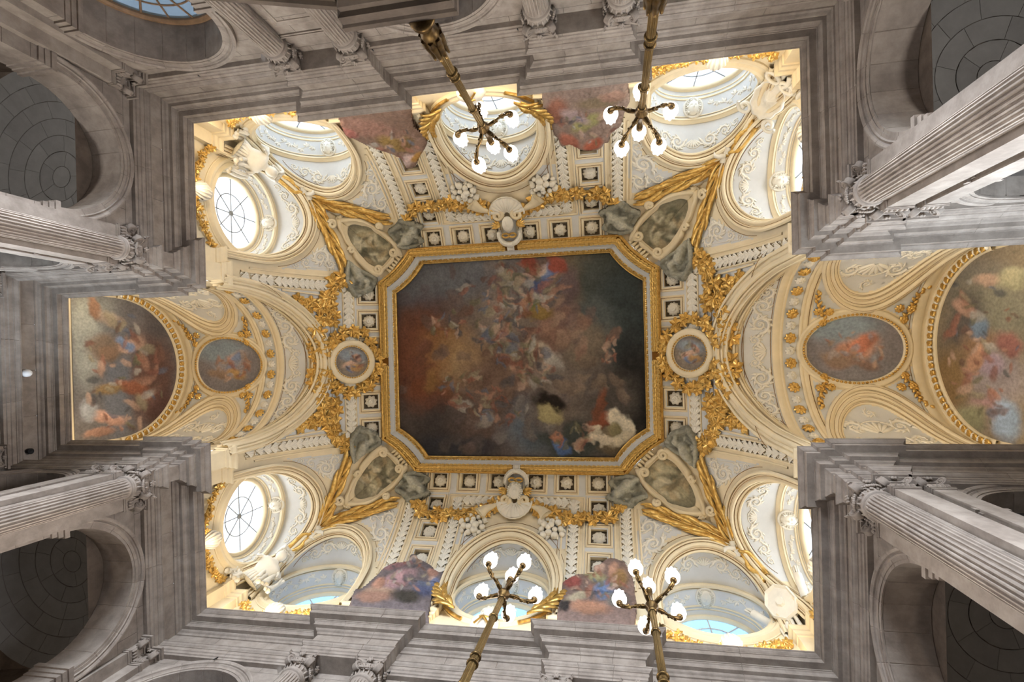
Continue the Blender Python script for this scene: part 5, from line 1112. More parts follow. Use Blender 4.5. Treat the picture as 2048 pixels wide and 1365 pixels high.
for k, (poly, base, blobs) in GRP.items():
    sd = sum(map(ord, k)); c = A_(poly).mean(0)
    n_b = 3 if k == 'NL' else (3 if k != 'NR' else 3); poly = [(a, b + (-45 if k[0] == 'N' else 45)) if i < n_b else (a, b) for i, (a, b) in enumerate(poly)]; i0, i1 = poly[-1], poly[n_b]
    poly = poly[:n_b] + [(poly[n_b - 1][0] * .5 + i1[0] * .5, poly[n_b - 1][1] * .5 + i1[1] * .5)] + poly[n_b:]
    o = relief_blob(poly, (-1, -1), None, 'painted_figure_group', lambda X, Y: paint(X, Y, base, blobs + crowd(c[0], c[1], 55, 34, 30, FLESH + DRAP, sd, 3, 8), sd, 6, .2), .10, 1.8, lift=.1, folds=.03, hitf=hit_stand)
    tagit(o, 'cut-out painted figure group on the %s cornice, %s pier' % ('upper' if k[0] == 'N' else 'lower', 'left' if k[1] == 'L' else 'right'), 'figure group', 'painted figures above the cornice')
# ------------------------------------------------------------------ gilded vine garlands
def vine_leaf_mesh():
    mb = MB(); lob = [(0, 1.0), (.62, .86), (1.25, .74), (1.9, .62)]; pts = []
    ang = np.linspace(-2.62, 2.62, 27); rad = .78 + .17 * np.cos(5.6 * ang) + .05 * np.cos(17 * ang) + .06 * np.cos(ang)
    c = A_([0, 0, .16]); ring = A_([(r * math.cos(a), r * math.sin(a), .05 * math.cos(5.6 * a) - .05 * r) for i, (a, r) in enumerate(zip(ang, rad))]); midr = ring * A_([.5, .5, 0]) + A_([0, 0, .14]) + np.stack([0 * A_(ang), 0 * A_(ang), .07 * A_([math.cos(5.6 * a_) for a_ in ang])], 1)
    v = np.concatenate([[c], midr, ring]); f = [(0, 1 + i, 2 + i) for i in range(26)] + [(1 + i, 28 + i, 29 + i, 2 + i) for i in range(26)]; mb.add(v, f); b = len(v)
    mb.add(v - A_([0, 0, .12]), [q[::-1] for q in f]); mb.tube([(0, 0, .1), (-.35, 0, .02), (-.6, .05, -.05)], [.05, .05, .04], 5); return mb.mesh('vine_leaf', M['gold'], False)
VL = vine_leaf_mesh()
def grapes_mesh():
    mb = MB(); r = random.Random(3)
    for i in range(9): mb.ball((r.uniform(-.5, .5), r.uniform(-.4, .4), r.uniform(.1, .4)), .22, 6, 4)
    return mb.mesh('grapes', M['gold'])
GRM = grapes_mesh()
def leaf_at(root, p, n, d, size, r, lift=.1):
    n = unit(n + .35 * A_([r.uniform(-1, 1), r.uniform(-1, 1), r.uniform(-1, 1)])); place('vine_leaf', VL, frame(p + n * lift, n, d, size), root)
def garland(root, s, path, nleaf, seed, size=.15, raise_=.1, stem=.025, hitf=hit, spread=5.0, grapes=3):
    r = random.Random(seed); pth = spline(path, 50); P, N = hitf(pth); P, N = P * s, N * s
    for k in range(3):
        t = np.linspace(0, 1, 50); b = unit(np.cross(np.gradient(P, axis=0), N)); w_ = .05 * np.sin(t * 16 + k * 2.1); mb = MB(); mb.tube(P + N * (raise_ * .6 + .03 * np.cos(t * 16 + k * 2.1))[:, None] + b * w_[:, None], stem, 5); mb.build('stem', M['gold'], root)
    tg = unit(np.gradient(pth, axis=0))
    for i in range(nleaf):
        k = min(49, int((i + r.random()) * 50 / nleaf)); o = A_([-tg[k][1], tg[k][0]]) * (1 if i % 2 else -1) * spread * r.uniform(.3, 1); q, n = hitf([pth[k] + o]); q, n = q[0] * s, n[0] * s
        leaf_at(root, q, n, (q - P[k]) + 1e-3 + unit(P[min(k + 1, 49)] - P[k] + 1e-6) * .05, size * r.uniform(.8, 1.2), r, raise_)
    for i in range(grapes):
        k = int((i + .6) * 49 / (grapes + .5)); q, n = hitf([pth[k] + A_([-tg[k][1], tg[k][0]]) * (-1) ** i * spread * 1.1]); place('grapes', GRM, frame(q[0] * s + n[0] * s * raise_ * .6, n[0] * s, (1, .2, 0), size * .55), root)
GN = [(820, 438), (828, 414), (851, 411), (875, 407), (898, 407), (918, 402), (939, 409), (961, 414), (984, 424), (996, 424)]
for q in QUAD:
    s = A_([1 if q[0] < 0 else -1, 1 if q[1] < 0 else -1, 1.0]); P, N = hit([GN[5]])
    root = thing('gilded_garland', P[0] * s, 'gilded vine garland swagged across the coffers, %s of the picture' % PLACE[q], 'garland', 'gilded garlands over the coffers')
    garland(root, s, GN, 24, 4 + q[0] + 2 * q[1], .235, .12, stem=.035, spread=6)
    # vine spray beside the great arch
    root = thing('gilded_vine_spray', hit([(645, 610)])[0][0] * s, 'gilded vine spray with grape leaves beside the %s medallion, %s half' % ('left' if q[0] < 0 else 'right', 'upper' if q[1] < 0 else 'lower'), 'vine', 'gilded vine sprays at the great arches')
    garland(root, s, [(688, 556), (672, 566), (658, 588), (648, 612), (640, 640), (634, 668), (631, 695), (640, 712)], 24, 30 + q[0] + 2 * q[1], .26, .1, stem=.035, spread=9)
    r = random.Random(5)
    for (a, b) in ((594, 598), (604, 606), (613, 612), (622, 604), (632, 610), (618, 618), (664, 612), (671, 630), (660, 622), (667, 645), (655, 640)): 
        p, n = hit([(a, b)]); leaf_at(root, p[0] * s, n[0] * s, unit(A_([(a - 645) * s[0] + .1, (b - 615) * s[1], 0])), .24, r, .07)
    for st in ([(648, 606), (632, 606), (612, 604), (592, 598)], [(648, 612), (660, 618), (670, 632), (668, 648)]):
        p, n = hit(spline(st, 14)); mb = MB(); mb.tube(p * s + n * s * .05, .02, 5); mb.build('stem', M['gold'], root)
    # leaves round the medallion
    root = thing('gilded_leaf_wreath', hit([(690, 675)])[0][0] * s, 'gilded leaves wrapping the %s round medallion on its %s side' % ('left' if q[0] < 0 else 'right', 'upper' if q[1] < 0 else 'lower'), 'wreath', 'gilded leaves round the medallions')
    garland(root, s, [(656, 712), (661, 688), (676, 672), (697, 663), (722, 668), (742, 684), (753, 704), (757, 717)], 17, 60 + q[0] + 2 * q[1], .22, .12, spread=5, grapes=2)
# ------------------------------------------------------------------ round medallions
for sx in (-1, 1):
    n_ = HN(A_([sx * 5.97]), A_([0.0]), .3)[0]; p = A_([sx * 5.97, 0, float(cove(5.97, 0))]); n_ = unit(n_ + A_([0, 0, -.2])); p = p + n_ * .17; ax_ = A_([[0, 1.0, 0]]); x_ = np.cross(A_([0, 1.0, 0]), n_); AA = np.stack([x_, [0, 1.0, 0], n_])
    root = thing('round_medallion', p, 'round cream medallion with a small painted scene, %s of the picture' % ('left' if sx < 0 else 'right'), 'medallion', 'round medallions')
    mb = MB(); mb.lathe([(.78, -.15), (.80, .05), (.77, .11), (.7, .13), (.64, .12), (.6, .09), (.585, .08), (.57, .02), (.52, .0)], 48, p, AA); mb.build('rim', M['cream'], root)
    for i in range(44):
        a = i * 2 * PI / 44
        if i == 0: mb = MB(); mb.ball((0, 0, 0), (.036, .03, .03), 7, 5); BD = mb.mesh('bead', M['gold'])
        place('bead', BD, frame(p + .575 * (math.cos(a) * AA[0] + math.sin(a) * AA[1]) + n_ * .075, n_, -math.sin(a) * AA[0] + math.cos(a) * AA[1]), root)
    rr, th = np.meshgrid(np.linspace(0, .55, 26), np.linspace(0, 2 * PI, 72), indexing='ij'); P = p + (rr * np.cos(th))[..., None] * AA[0] + (rr * np.sin(th))[..., None] * AA[1] + n_ * .01; px, py = proj_px(P); c = (px[0, 0], py[0, 0])
    picture('picture', P, paint(px, py, (146, 130, 112), [(c[0], c[1] - 12, 30, 12, 10, (150, 158, 166), .5), (c[0] - 4, c[1] + 4, 18, 7, -20, (206, 166, 138), .35), (c[0] + 10, c[1] - 8, 10, 6, 40, (196, 148, 120), .35), (c[0] - 2, c[1] + 14, 12, 6, 10, (110, 130, 166), .35), (c[0] + 8, c[1] + 12, 14, 7, 0, (184, 140, 84), .4)] + crowd(c[0], c[1], 24, 20, 16, FLESH + DRAP, 90 + sx, 2, 6), 91 + sx, 4, .12), root)
# ------------------------------------------------------------------ shells, masks, wreaths and horns over the central windows
def shell_part(root, p, up, n, r, m, name='shell'):
    up = unit(up - n * (up @ n)); rt = np.cross(up, n); mb = MB(); nr = 11
    for i in range(nr):
        a = (i - (nr - 1) / 2) * .27; P = []
        for t in np.linspace(.12, 1, 7):
            w_ = .15 * r * t + .01; d_ = up * math.cos(a) + rt * math.sin(a); b = -up * math.sin(a) + rt * math.cos(a); h = .05 + .16 * math.sin(t * 2.4) * (1 - .25 * abs(a)); P.append([p + d_ * r * t + b * k * w_ + n * (h - .035 * k * k) for k in (-1, -.5, 0, .5, 1)])
        mb.grid(A_(P))
    t = np.linspace(-1.6, 1.6, 30); Q = p + r * 1.03 * (np.cos(t)[:, None] * up + np.sin(t)[:, None] * rt) + n * (.1 + .025 * np.cos(t * 23))[:, None]; mb.tube(Q, .035, 6, np.broadcast_to(n, Q.shape)); return mb.build(name, m, root)
for sy in (-1, 1):
    nm = 'upper' if sy < 0 else 'lower'
    def S(y, x=0.0): 
        n = HN(A_([x]), A_([sy * y]), .15)[0]; return A_([x, sy * y, float(cove(x, sy * y))]), n
    p, n = S(5.1); up = A_([0, -1.0, 0])            # up in the picture
    root = thing('shell_and_mask', p, ('white shell with a bald mask above the upper central window' if sy < 0 else 'white female bust with shell collar above the lower central window'), 'mask', 'central masks')
    tow = A_([0, sy * 1.0, 0])
    ps, ns = S(5.02); shell_part(root, ps + ns * .08, tow, ns, .58, M['white'])
    pf, nf = S(4.72); nf = unit(nf + A_([0, 0, -.3])); u_ = unit(up - nf * (up @ nf)); face_mesh(pf + nf * .28, np.stack([np.cross(u_, nf), u_, nf]), .2, root, 'face', M['white'], hair=(sy > 0))
    for sx in (-1, 1):
        pc, nc = S(5.0, sx * .33); t = np.linspace(0, 3 * PI, 30); rr = .2 * (1 - t / (3.8 * PI)); e1, e2 = A_([sx * 1.0, 0, 0]), unit(tow - nc * (tow @ nc)); mb = MB(); Q = pc + nc * .16 + rr[:, None] * (np.cos(t + 1.0)[:, None] * e1 + np.sin(t + 1.0)[:, None] * e2); mb.tube(Q, .075, 7, np.broadcast_to(nc, Q.shape)); mb.build('volute', M['cream'], root)
        pw, nw = S(4.68, sx * .3); mb = MB()
        for i in range(5):
            t = np.linspace(0, 1, 6)[:, None]; a = 1.2 - i * .35; d_ = A_([sx * math.cos(a), sy * math.sin(a), .0]); Q = pw + nw * .2 + d_ * .3 * t + nw * (.06 * np.sin(PI * t)); mb.tube(Q, A_([.03, .05, .055, .05, .035, .01]), 6, np.broadcast_to(nw, Q.shape), .6)
        mb.build('gilded_leaf_wing', M['gold'], root)
    mb = MB(); pb, nb_ = S(4.35)
    for sx in (-1, 1):
        t = np.linspace(0, 2 * PI, 16); Q = pb + nb_ * .25 + np.stack([sx * (.12 + .12 * np.cos(t)), .07 * np.sin(t), 0 * t], 1); mb.tube(Q, .035, 6)
    mb.build('gilded_bow', M['gold'], root)
    # laurel wreath hanging over the frame edge
    pw = A_([0, sy * 4.28, 17.42]); wr = thing('laurel_wreath', pw, 'white laurel wreath hanging on the %s edge of the gilded frame' % nm, 'wreath', 'white wreaths on the frame')
    a = np.linspace(-2.0, 2.0, 30); R = .36; Q = pw + np.stack([R * np.sin(a), -sy * (R * np.cos(a) - .05), -.0 + 0 * a], 1); mb = MB(); mb.tube(Q, .06, 8, np.broadcast_to(A_([0, 0, -1.0]), Q.shape)); mb.build('ring', M['white'], wr)
    if sy < 0:
        mb = MB(); P = []
        for t in np.linspace(0, 1, 5): w_ = .045 * math.sin(PI * (t * .85 + .1)); P.append([(t * .15, k * w_, .02 + .02 * math.sin(PI * t) - .012 * abs(k)) for k in (-1, 0, 1)])
        mb.grid(A_(P)); WL = mb.mesh('wreath_leaf', M['white'])
    for i in range(18):
        a_ = -1.9 + i * 3.8 / 17; d_ = A_([math.cos(a_), sy * math.sin(a_), 0]) * (1 if a_ < 0 else -1)
        for j in range(3):
            ph = (j - 1) * 1.0; rad = A_([math.sin(a_), -sy * math.cos(a_), 0]); n2 = unit(A_([0, 0, -1.0]) * math.cos(ph) + rad * math.sin(ph)); c = pw + rad * R + A_([0, sy * .05, 0]); place('wreath_leaf', WL, frame(c + n2 * .055, n2, d_), wr)
    for sx in (-1, 1):        # horns of plenty
        pc, nc = S(5.62, sx * 1.32); r = random.Random(8 + sx + sy); cr = thing('cornucopia', pc, 'white stucco horn of plenty with fruit, %s %s of the central windows' % (nm, 'left' if sx < 0 else 'right'), 'cornucopia', 'horns of plenty')
        tip, nt_ = S(5.08, sx * .52); t = np.linspace(0, 1, 14); mid_, nm_ = S(5.25, sx * .95); Q = spline([tip + nt_ * .1, mid_ + nm_ * .16, S(5.42, sx * 1.15)[0] + nc * .2], 14); mb = MB(); mb.tube(Q, np.linspace(.06, .24, 14), 12, np.broadcast_to(nc, Q.shape), .8); mb.build('horn', M['cream'], cr)
        e1, e2 = A_([sx * 1.0, 0, 0]), unit(tow - nc * (tow @ nc))
        for i in range(17):
            a_ = i * 2.4; rr = .1 * math.sqrt(i); c = pc + nc * (.2 - .35 * rr) + rr * (math.cos(a_) * e1 * 1.15 + math.sin(a_) * e2); mb = MB(); mb.ball(c, r.uniform(.08, .135), 9, 6); mb.build('fruit', M['white'], cr)
        for i in range(8):
            a_ = i * PI / 4 + .3; d_ = math.cos(a_) * e1 + math.sin(a_) * e2; t = np.linspace(0, 1, 6)[:, None]; Q = pc + d_ * (.28 + .22 * t) + nc * (.08 * np.sin(PI * t)); mb = MB(); mb.tube(Q, A_([.03, .07, .09, .07, .05, .01]), 6, np.broadcast_to(nc, Q.shape), .4); mb.build('leaf', M['white'], cr)
# ------------------------------------------------------------------ arms: ovals, lunette paintings, sprigs
for sx in (-1, 1):
    lr = 'left' if sx < 0 else 'right'
    def B(x, v): th = PI / 2 - v / 2.48; return np.stack([sx * x, 2.48 * np.cos(th), ARMZ + 2.48 * np.sin(th)], -1), np.stack([0 * x, -np.cos(th), -np.sin(th)], -1)
    cxo, a_, b_ = 10.37, 1.32, 1.0; root = thing('oval_medallion', B(A_(cxo), A_(0.))[0], 'oval painting with a gilded beaded rim in the vault of the %s arm' % lr, 'medallion', 'oval paintings of the arms')
    rr, th = np.meshgrid(np.linspace(0, 1, 34), np.linspace(0, 2 * PI, 110), indexing='ij'); P, N = B(cxo + a_ * rr * np.cos(th), b_ * rr * np.sin(th)); px, py = proj_px(P); c = (px[0, 0], py[0, 0]); k = 1.0 if sx < 0 else 1.5
    base = [(c[0] - 20 * k, c[1] - 30 * k, 50 * k, 20 * k, 0, (146, 160, 172), .5), (c[0] + 20 * k, c[1] + 30 * k, 40 * k, 20 * k, 0, (134, 128, 130), .5), (c[0], c[1], 34 * k, 16 * k, -30, (196, 160, 144) if sx < 0 else (206, 150, 124), .4), (c[0] + 8 * k, c[1] - 6 * k, 24 * k, 9 * k, -40, (130, 146, 182) if sx < 0 else (206, 128, 100), .35), (c[0] - 22 * k, c[1] + 14 * k, 22 * k, 10 * k, 10, (160, 132, 112), .4), (c[0] + 14 * k, c[1] + 18 * k, 20 * k, 8 * k, 20, (186, 146, 92) if sx < 0 else (140, 112, 100), .4)]
    picture('picture', P - A_([0, 0, .02]), paint(px, py, (140, 132, 134), base + crowd(c[0], c[1], 38 * k, 26 * k, 26, FLESH + [(176, 160, 156), (150, 150, 160), (160, 132, 110)], 120 + sx, 4, 10), 121 + sx, 8, .12), root)
    th = np.linspace(0, 2 * PI, 90, endpoint=False); P, N = B(cxo + (a_ + .11) * np.cos(th), (b_ + .11) * np.sin(th)); mb = MB(); mb.sweep(P, N, [(-.13, -.01), (-.12, .05), (-.07, .07), (-.03, .05), (.05, .05), (.09, .08), (.13, .05), (.13, -.01)], True); mb.build('rim', M['cream'], root)
    th = np.linspace(0, 2 * PI, 76, endpoint=False); P, N = B(cxo + (a_ + .045) * np.cos(th), (b_ + .045) * np.sin(th)); T_ = np.roll(P, -1, 0) - P
    for i in range(76): place('bead', BD, frame(P[i] + N[i] * .07, N[i], T_[i], 1.25), root)
    # lunette painting on the end wall
    R = 2.28; zc = ARMZ; X = ARMX - .03; zz, yy = np.meshgrid(np.linspace(0, 1, 130), np.linspace(-1, 1, 170), indexing='ij')
    zb = 12.5; hz = (zc + np.sqrt(np.maximum(R * R - (yy * R) ** 2, 0))); P = np.stack([0 * yy + sx * X, yy * R, zb + (hz - zb) * zz], -1); px, py = proj_px(P)
    pr = thing('lunette_painting', (sx * X, 0, zb), 'arched wall painting with tumbling figures at the end of the %s arm' % lr, 'painting', 'arched paintings of the arms')
    if sx < 0: bl = [(200, 640, 60, 40, 0, (150, 152, 146), .5), (170, 680, 30, 90, 0, (168, 170, 160), .5), (270, 660, 60, 60, 0, (122, 116, 114), .5), (300, 760, 50, 90, 0, (112, 82, 70), .5), (235, 770, 26, 110, 0, (116, 118, 124), .5), (210, 700, 40, 30, 0, (138, 118, 100), .45), (190, 620, 26, 12, 60, (164, 124, 98), .35), (225, 640, 26, 14, 20, (170, 150, 132), .35), (262, 690, 30, 14, -20, (196, 156, 132), .35), (250, 690, 20, 10, 40, (126, 146, 180), .35), (215, 710, 20, 18, 0, (146, 116, 92), .4), (270, 780, 40, 14, 15, (150, 92, 64), .35), (220, 780, 28, 12, 0, (150, 122, 80), .4), (215, 835, 34, 12, 15, (206, 158, 134), .35), (200, 865, 30, 10, -10, (172, 130, 108), .35), (180, 820, 18, 20, 0, (176, 178, 180), .4), (330, 820, 30, 40, 0, (96, 68, 60), .5), (320, 640, 30, 30, 0, (104, 96, 94), .5)]; bc = (120, 114, 111)
    else: bl = [(1960, 570, 70, 50, 0, (132, 124, 112), .5), (1990, 620, 80, 70, 0, (140, 134, 112), .5), (1930, 640, 30, 60, 20, (104, 96, 88), .5), (1960, 700, 40, 40, 0, (150, 116, 84), .4), (1900, 760, 40, 60, 0, (146, 116, 72), .5), (2000, 760, 60, 60, 0, (156, 142, 138), .5), (1980, 730, 26, 24, 20, (168, 146, 156), .4), (2020, 690, 30, 20, 30, (158, 104, 92), .35), (1950, 720, 14, 26, 20, (190, 142, 110), .35), (2010, 840, 30, 40, -30, (152, 172, 196), .4), (1960, 830, 30, 30, 0, (172, 132, 128), .4), (1930, 620, 26, 12, 40, (190, 150, 126), .35), (1980, 560, 26, 14, 0, (188, 156, 132), .35), (1940, 840, 40, 26, 0, (150, 146, 110), .45), (1960, 660, 20, 20, 0, (120, 140, 160), .45), (2030, 560, 30, 20, 0, (176, 168, 130), .45)]; bc = (140, 124, 100)
    picture('canvas', P, paint(px, py, bc, bl + crowd(*((245, 740, 90, 120) if sx < 0 else (1960, 700, 80, 160)), 60, FLESH + DRAP, 140 + sx, 5, 14), 141 + sx, 10, .16), pr)
    th = np.linspace(0, PI, 60); Q = np.stack([0 * th + sx * (X - .02), (R + .09) * np.cos(th), zc + (R + .09) * np.sin(th)], 1); mb = MB(); mb.sweep(Q, A_([-sx, 0, 0.0]), [(-.1, -.02), (-.1, .05), (0, .08), (.1, .05), (.1, -.02)]); mb.build('border', M['cream'], pr)
    nb = 34
    if sx < 0:
        mb = MB()
        for i in range(5): a = (i - 2) * .35; t = np.linspace(0, 1, 5)[:, None]; mb.tube(A_([-.09, 0, .04]) + t * A_([.19 * math.cos(a), .12 * math.sin(a) * 1.3, .03]), A_([.02, .04, .045, .035, .01]), 5)
        RIB = mb.mesh('gilded_leaf_bunch', M['gold']); mb = MB(); mb.ball((0, 0, .05), (.04, .09, .05), 8, 5); RW_ = mb.mesh('white_band', M['white'])
    for i in range(nb):
        t = .03 + (i + .5) * (PI - .06) / nb; p = A_([sx * (X - .08), (R + .09) * math.cos(t), zc + (R + .09) * math.sin(t)]); d_ = A_([0, -math.sin(t), math.cos(t)]); d2 = d_ if t < PI / 2 else -d_
        place('gilded_leaf_bunch', RIB, frame(p, A_([-sx * 1.0, 0, 0]), d2), pr)
        t2 = .03 + (i + 1) * (PI - .06) / nb; p = A_([sx * (X - .08), (R + .09) * math.cos(t2), zc + (R + .09) * math.sin(t2)]); d_ = A_([0, -math.sin(t2), math.cos(t2)]); place('white_band', RW_, frame(p, A_([-sx * 1.0, 0, 0]), d_), pr)
    # gilded lily sprigs round the oval
    for ex in (-1, 1):
        for sy in (-1, 1):
            x0, v0 = (9.48 if ex < 0 else 11.6), sy * 1.12; tipx, tipv = (9.22 if ex < 0 else 12.0), sy * 1.85
            sr = thing('gilded_lily_sprig', B(A_(x0), A_(v0))[0], 'gilded lily sprig at the %s %s of the %s arm oval' % ('upper' if sy < 0 else 'lower', {(-1, -1): 'right', (1, -1): 'left', (-1, 1): 'left', (1, 1): 'right'}[(ex, sx)], lr), 'sprig', 'gilded lily sprigs')
            t = np.linspace(0, 1, 14); xs_ = x0 + (tipx - x0) * t + .06 * np.sin(t * 7); vs = v0 - sy * .28 + (tipv - v0 + sy * .28) * t; P, N = B(xs_, vs); mb = MB(); mb.tube(P + N * .03, np.linspace(.03, .015, 14), 5, N); mb.build('stem', M['gold'], sr)
            for j in range(12):
                k_ = 1 + j; sd = 1 if j % 2 else -1; tt = np.linspace(0, 1, 5); lx = xs_[k_] + sd * ex * .11 * tt * (1 - .5 * k_ / 14); lv = vs[k_] + sy * .13 * tt; P, N = B(lx, lv); mb = MB(); mb.tube(P + N * (.03 + .03 * np.sin(PI * tt))[:, None], A_([.02, .05, .055, .04, .008]), 5, N, .6); mb.build('leaf', M['gold'], sr)
            for (fx, fv) in ((x0 - .14, v0 + sy * .05), (x0 + .16, v0 + sy * .02), (x0 + .02, v0 - sy * .3)):
                P, N = B(A_(fx), A_(fv)); place('lily_flower', ROSG, frame(P, N, (1, 0, 0), (.78, .78, 1.0)), sr)
# ------------------------------------------------------------------ stucco trophies on the corner imposts
def drape(mb, P0, d, w, n, seed, L_=.5, m=0):
    r = random.Random(seed)
    for i in range(n):
        u = (i / (n - 1) - .5); t = np.linspace(0, 1, 8)[:, None]; sw = A_([r.uniform(-.1, .1), r.uniform(-.1, .1), 0]); mb.tube(A_(P0) + A_(w) * u + A_(d) * L_ * t * r.uniform(.8, 1.1) + sw * np.sin(t * PI) , np.linspace(.05, .075, 8) * r.uniform(.8, 1.2), 6)
for q in QUAD:
    sx, sy = q; inw = unit(A_([-sx * 1.0, -sy * 1.0, 0])); side_ = A_([-inw[1], inw[0], 0]); up = A_([0, 0, 1.0]); base = A_([sx * 7.72, sy * 6.72, 13.48])
    AA = np.stack([side_, inw, up])
    if sx < 0:
        root = thing('armour_trophy', base, 'white stucco trophy of cuirass, plumed helmet and skirt in the %s corner' % PLACE[q], 'trophy', 'stucco corner trophies')
        mb = MB(); lean = up * .8 + inw * .55; lean = unit(lean); A2 = np.stack([side_, unit(np.cross(lean, side_)), lean])
        mb.lathe([(.16, .0), (.22, .06), (.25, .2), (.30, .36), (.33, .5), (.27, .62), (.13, .68), (.1, .74)], 18, base + lean * .45, A2 * A_([[1.15], [.8], [1]])); mb.build('cuirass', M['white'], root)
        mb = MB()
        for i in range(18):
            a = i * PI / 9; d_ = side_ * math.cos(a) * .26 + A2[1] * math.sin(a) * .2; mb.tube([base + lean * .52 + d_ * .85, base + lean * .36 + d_ * 1.05, base + lean * .24 + d_ * 1.12], [.045, .05, .05], 6)
        mb.ball(base + lean * .3, (.3, .22, .1), 14, 6, A2)
        mb.build('strap_skirt', M['white'], root)
        mb = MB(); hc = base + lean * 1.34 + inw * .02; mb.ball(hc, (.17, .2, .18), 14, 8, A2); mb.tube([hc + side_ * -.2 + lean * -.05, hc + A2[1] * .22 - lean * .05, hc + side_ * .2 - lean * .05], .04, 6); mb.build('helmet', M['white'], root)
        mb = MB()
        for i in range(7): t = np.linspace(0, 1, 8)[:, None]; a = (i - 3) * .12; mb.tube(hc + lean * (.14 + .2 * np.sin(t * PI)) - inw * (-.08 + .42 * t) + up * .1 * t + side_ * a * .35 * (1 + t), A_([.03, .05, .06, .065, .065, .06, .045, .02]), 6)
        mb.build('plume', M['white'], root)
        for sgn in (-1, 1):
            mb = MB(); sh = base + lean * 1.0 + side_ * sgn * .3
            for i in range(5): mb.tube([sh + side_ * sgn * .02 * i, sh + side_ * sgn * (.1 + .03 * i) - lean * .08 + A2[1] * .05 * (i - 2), sh + side_ * sgn * .16 - lean * (.2 + .02 * i) + A2[1] * .08 * (i - 2)], [.05, .05, .04], 6)
            mb.build('shoulder_strap', M['white'], root)
        mb = MB(); drape(mb, base + lean * 1.05 - inw * .15 + side_ * .4, A_([0, 0, -1]) + inw * .2, side_ * .5, 6, 4, .9); drape(mb, base + up * .35 - side_ * .45, -up + inw * .3, side_ * .4, 5, 5, .5); mb.build('cloak', M['white'], root)
    else:
        shell = sy < 0; root = thing('shield_trophy', base, ('white stucco shell shield with knotted cloth in the upper right corner' if shell else 'white stucco octagonal shield with quivers in the lower right corner'), 'trophy', 'stucco corner trophies')
        n_ = unit(inw * .9 - up * .35); u_ = unit(up - n_ * (up @ n_)); r_ = np.cross(u_, n_); c = base + up * .85 + inw * .12
        if shell:
            mb = MB(); th = np.linspace(0, 2 * PI, 40, endpoint=False); o_ = []
            for f, h in ((1.12, -.05), (1.15, .05), (1.0, .09), (.92, .0), (.7, -.06), (.4, -.02), (.2, .08), (.01, .12)): rad = f * (.40 + .02 * np.cos(th * 10)) ; o_.append(c + (rad * np.cos(th) * .95)[:, None] * r_ + (rad * np.sin(th) * 1.35)[:, None] * u_ + n_ * h)
            mb.grid(np.stack(o_, 1), True, False); mb.build('shield', M['white'], root)
            mb = MB(); drape(mb, c + u_ * -.55 + n_ * .1 - r_ * .3, -u_, r_ * .6, 6, 3, .35); t = np.linspace(0, 2 * PI, 18); 
            for g in (-1, 1): mb.tube(c - u_ * .6 + r_ * g * .22 + (.2 * np.cos(t))[:, None] * r_ + (.1 * np.sin(t))[:, None] * u_ + n_ * .12, .05, 6)
            mb.build('knotted_cloth', M['white'], root)
            for g in (-1, 1):
                t = np.linspace(0, 2.6 * PI, 26); rr = .22 * (1 - t / (3.4 * PI)); mb = MB(); mb.tube(c + u_ * .62 + r_ * g * .42 + (rr * np.cos(t) * g)[:, None] * r_ + (rr * np.sin(t))[:, None] * u_, .05, 6); mb.build('scroll', M['white'], root)
        else:
            mb = MB(); th = np.arange(8) * PI / 4 + PI / 8; o_ = []
            for f, h in ((.44, -.06), (.46, .05), (.42, .11), (.37, .04), (.12, .05), (.1, .12), (.001, .12)): o_.append(c + (f * np.cos(th) * .95)[:, None] * r_ + (f * np.sin(th) * 1.25)[:, None] * u_ + n_ * h)
            mb.grid(np.stack(o_, 1), True, False); mb.build('octagonal_shield', M['white'], root, False)
            for g in (-1, 1):
                mb = MB(); b0 = c + r_ * g * .55 - u_ * .3 - n_ * .05; d_ = unit(u_ * .9 + r_ * g * .35); mb.tube([b0, b0 + d_ * .7], .11, 10)
                for i in range(6): a = i * PI / 3; e = b0 + d_ * .7 + .06 * (math.cos(a) * r_ + math.sin(a) * n_); mb.tube([e, e + d_ * .22], [.02, .035], 5)
                mb.build('quiver', M['white'], root)
            mb = MB(); drape(mb, c - u_ * .55 + n_ * .05 - r_ * .2, -u_, r_ * .5, 5, 7, .5); mb.build('cloth', M['white'], root)
    mb = MB(); r0 = base + up * 1.55 + inw * .2; t = np.linspace(0, 1, 14)[:, None]; Q = r0 + up * .55 * t - A_([sx, sy, 0]) * .12 * t + side_ * .07 * np.sin(t * 9); mb.sweep(Q, np.broadcast_to(inw, Q.shape), [(-.07, 0), (0, .03), (.07, 0)]); mb.build('ribbon', M['white'], root)
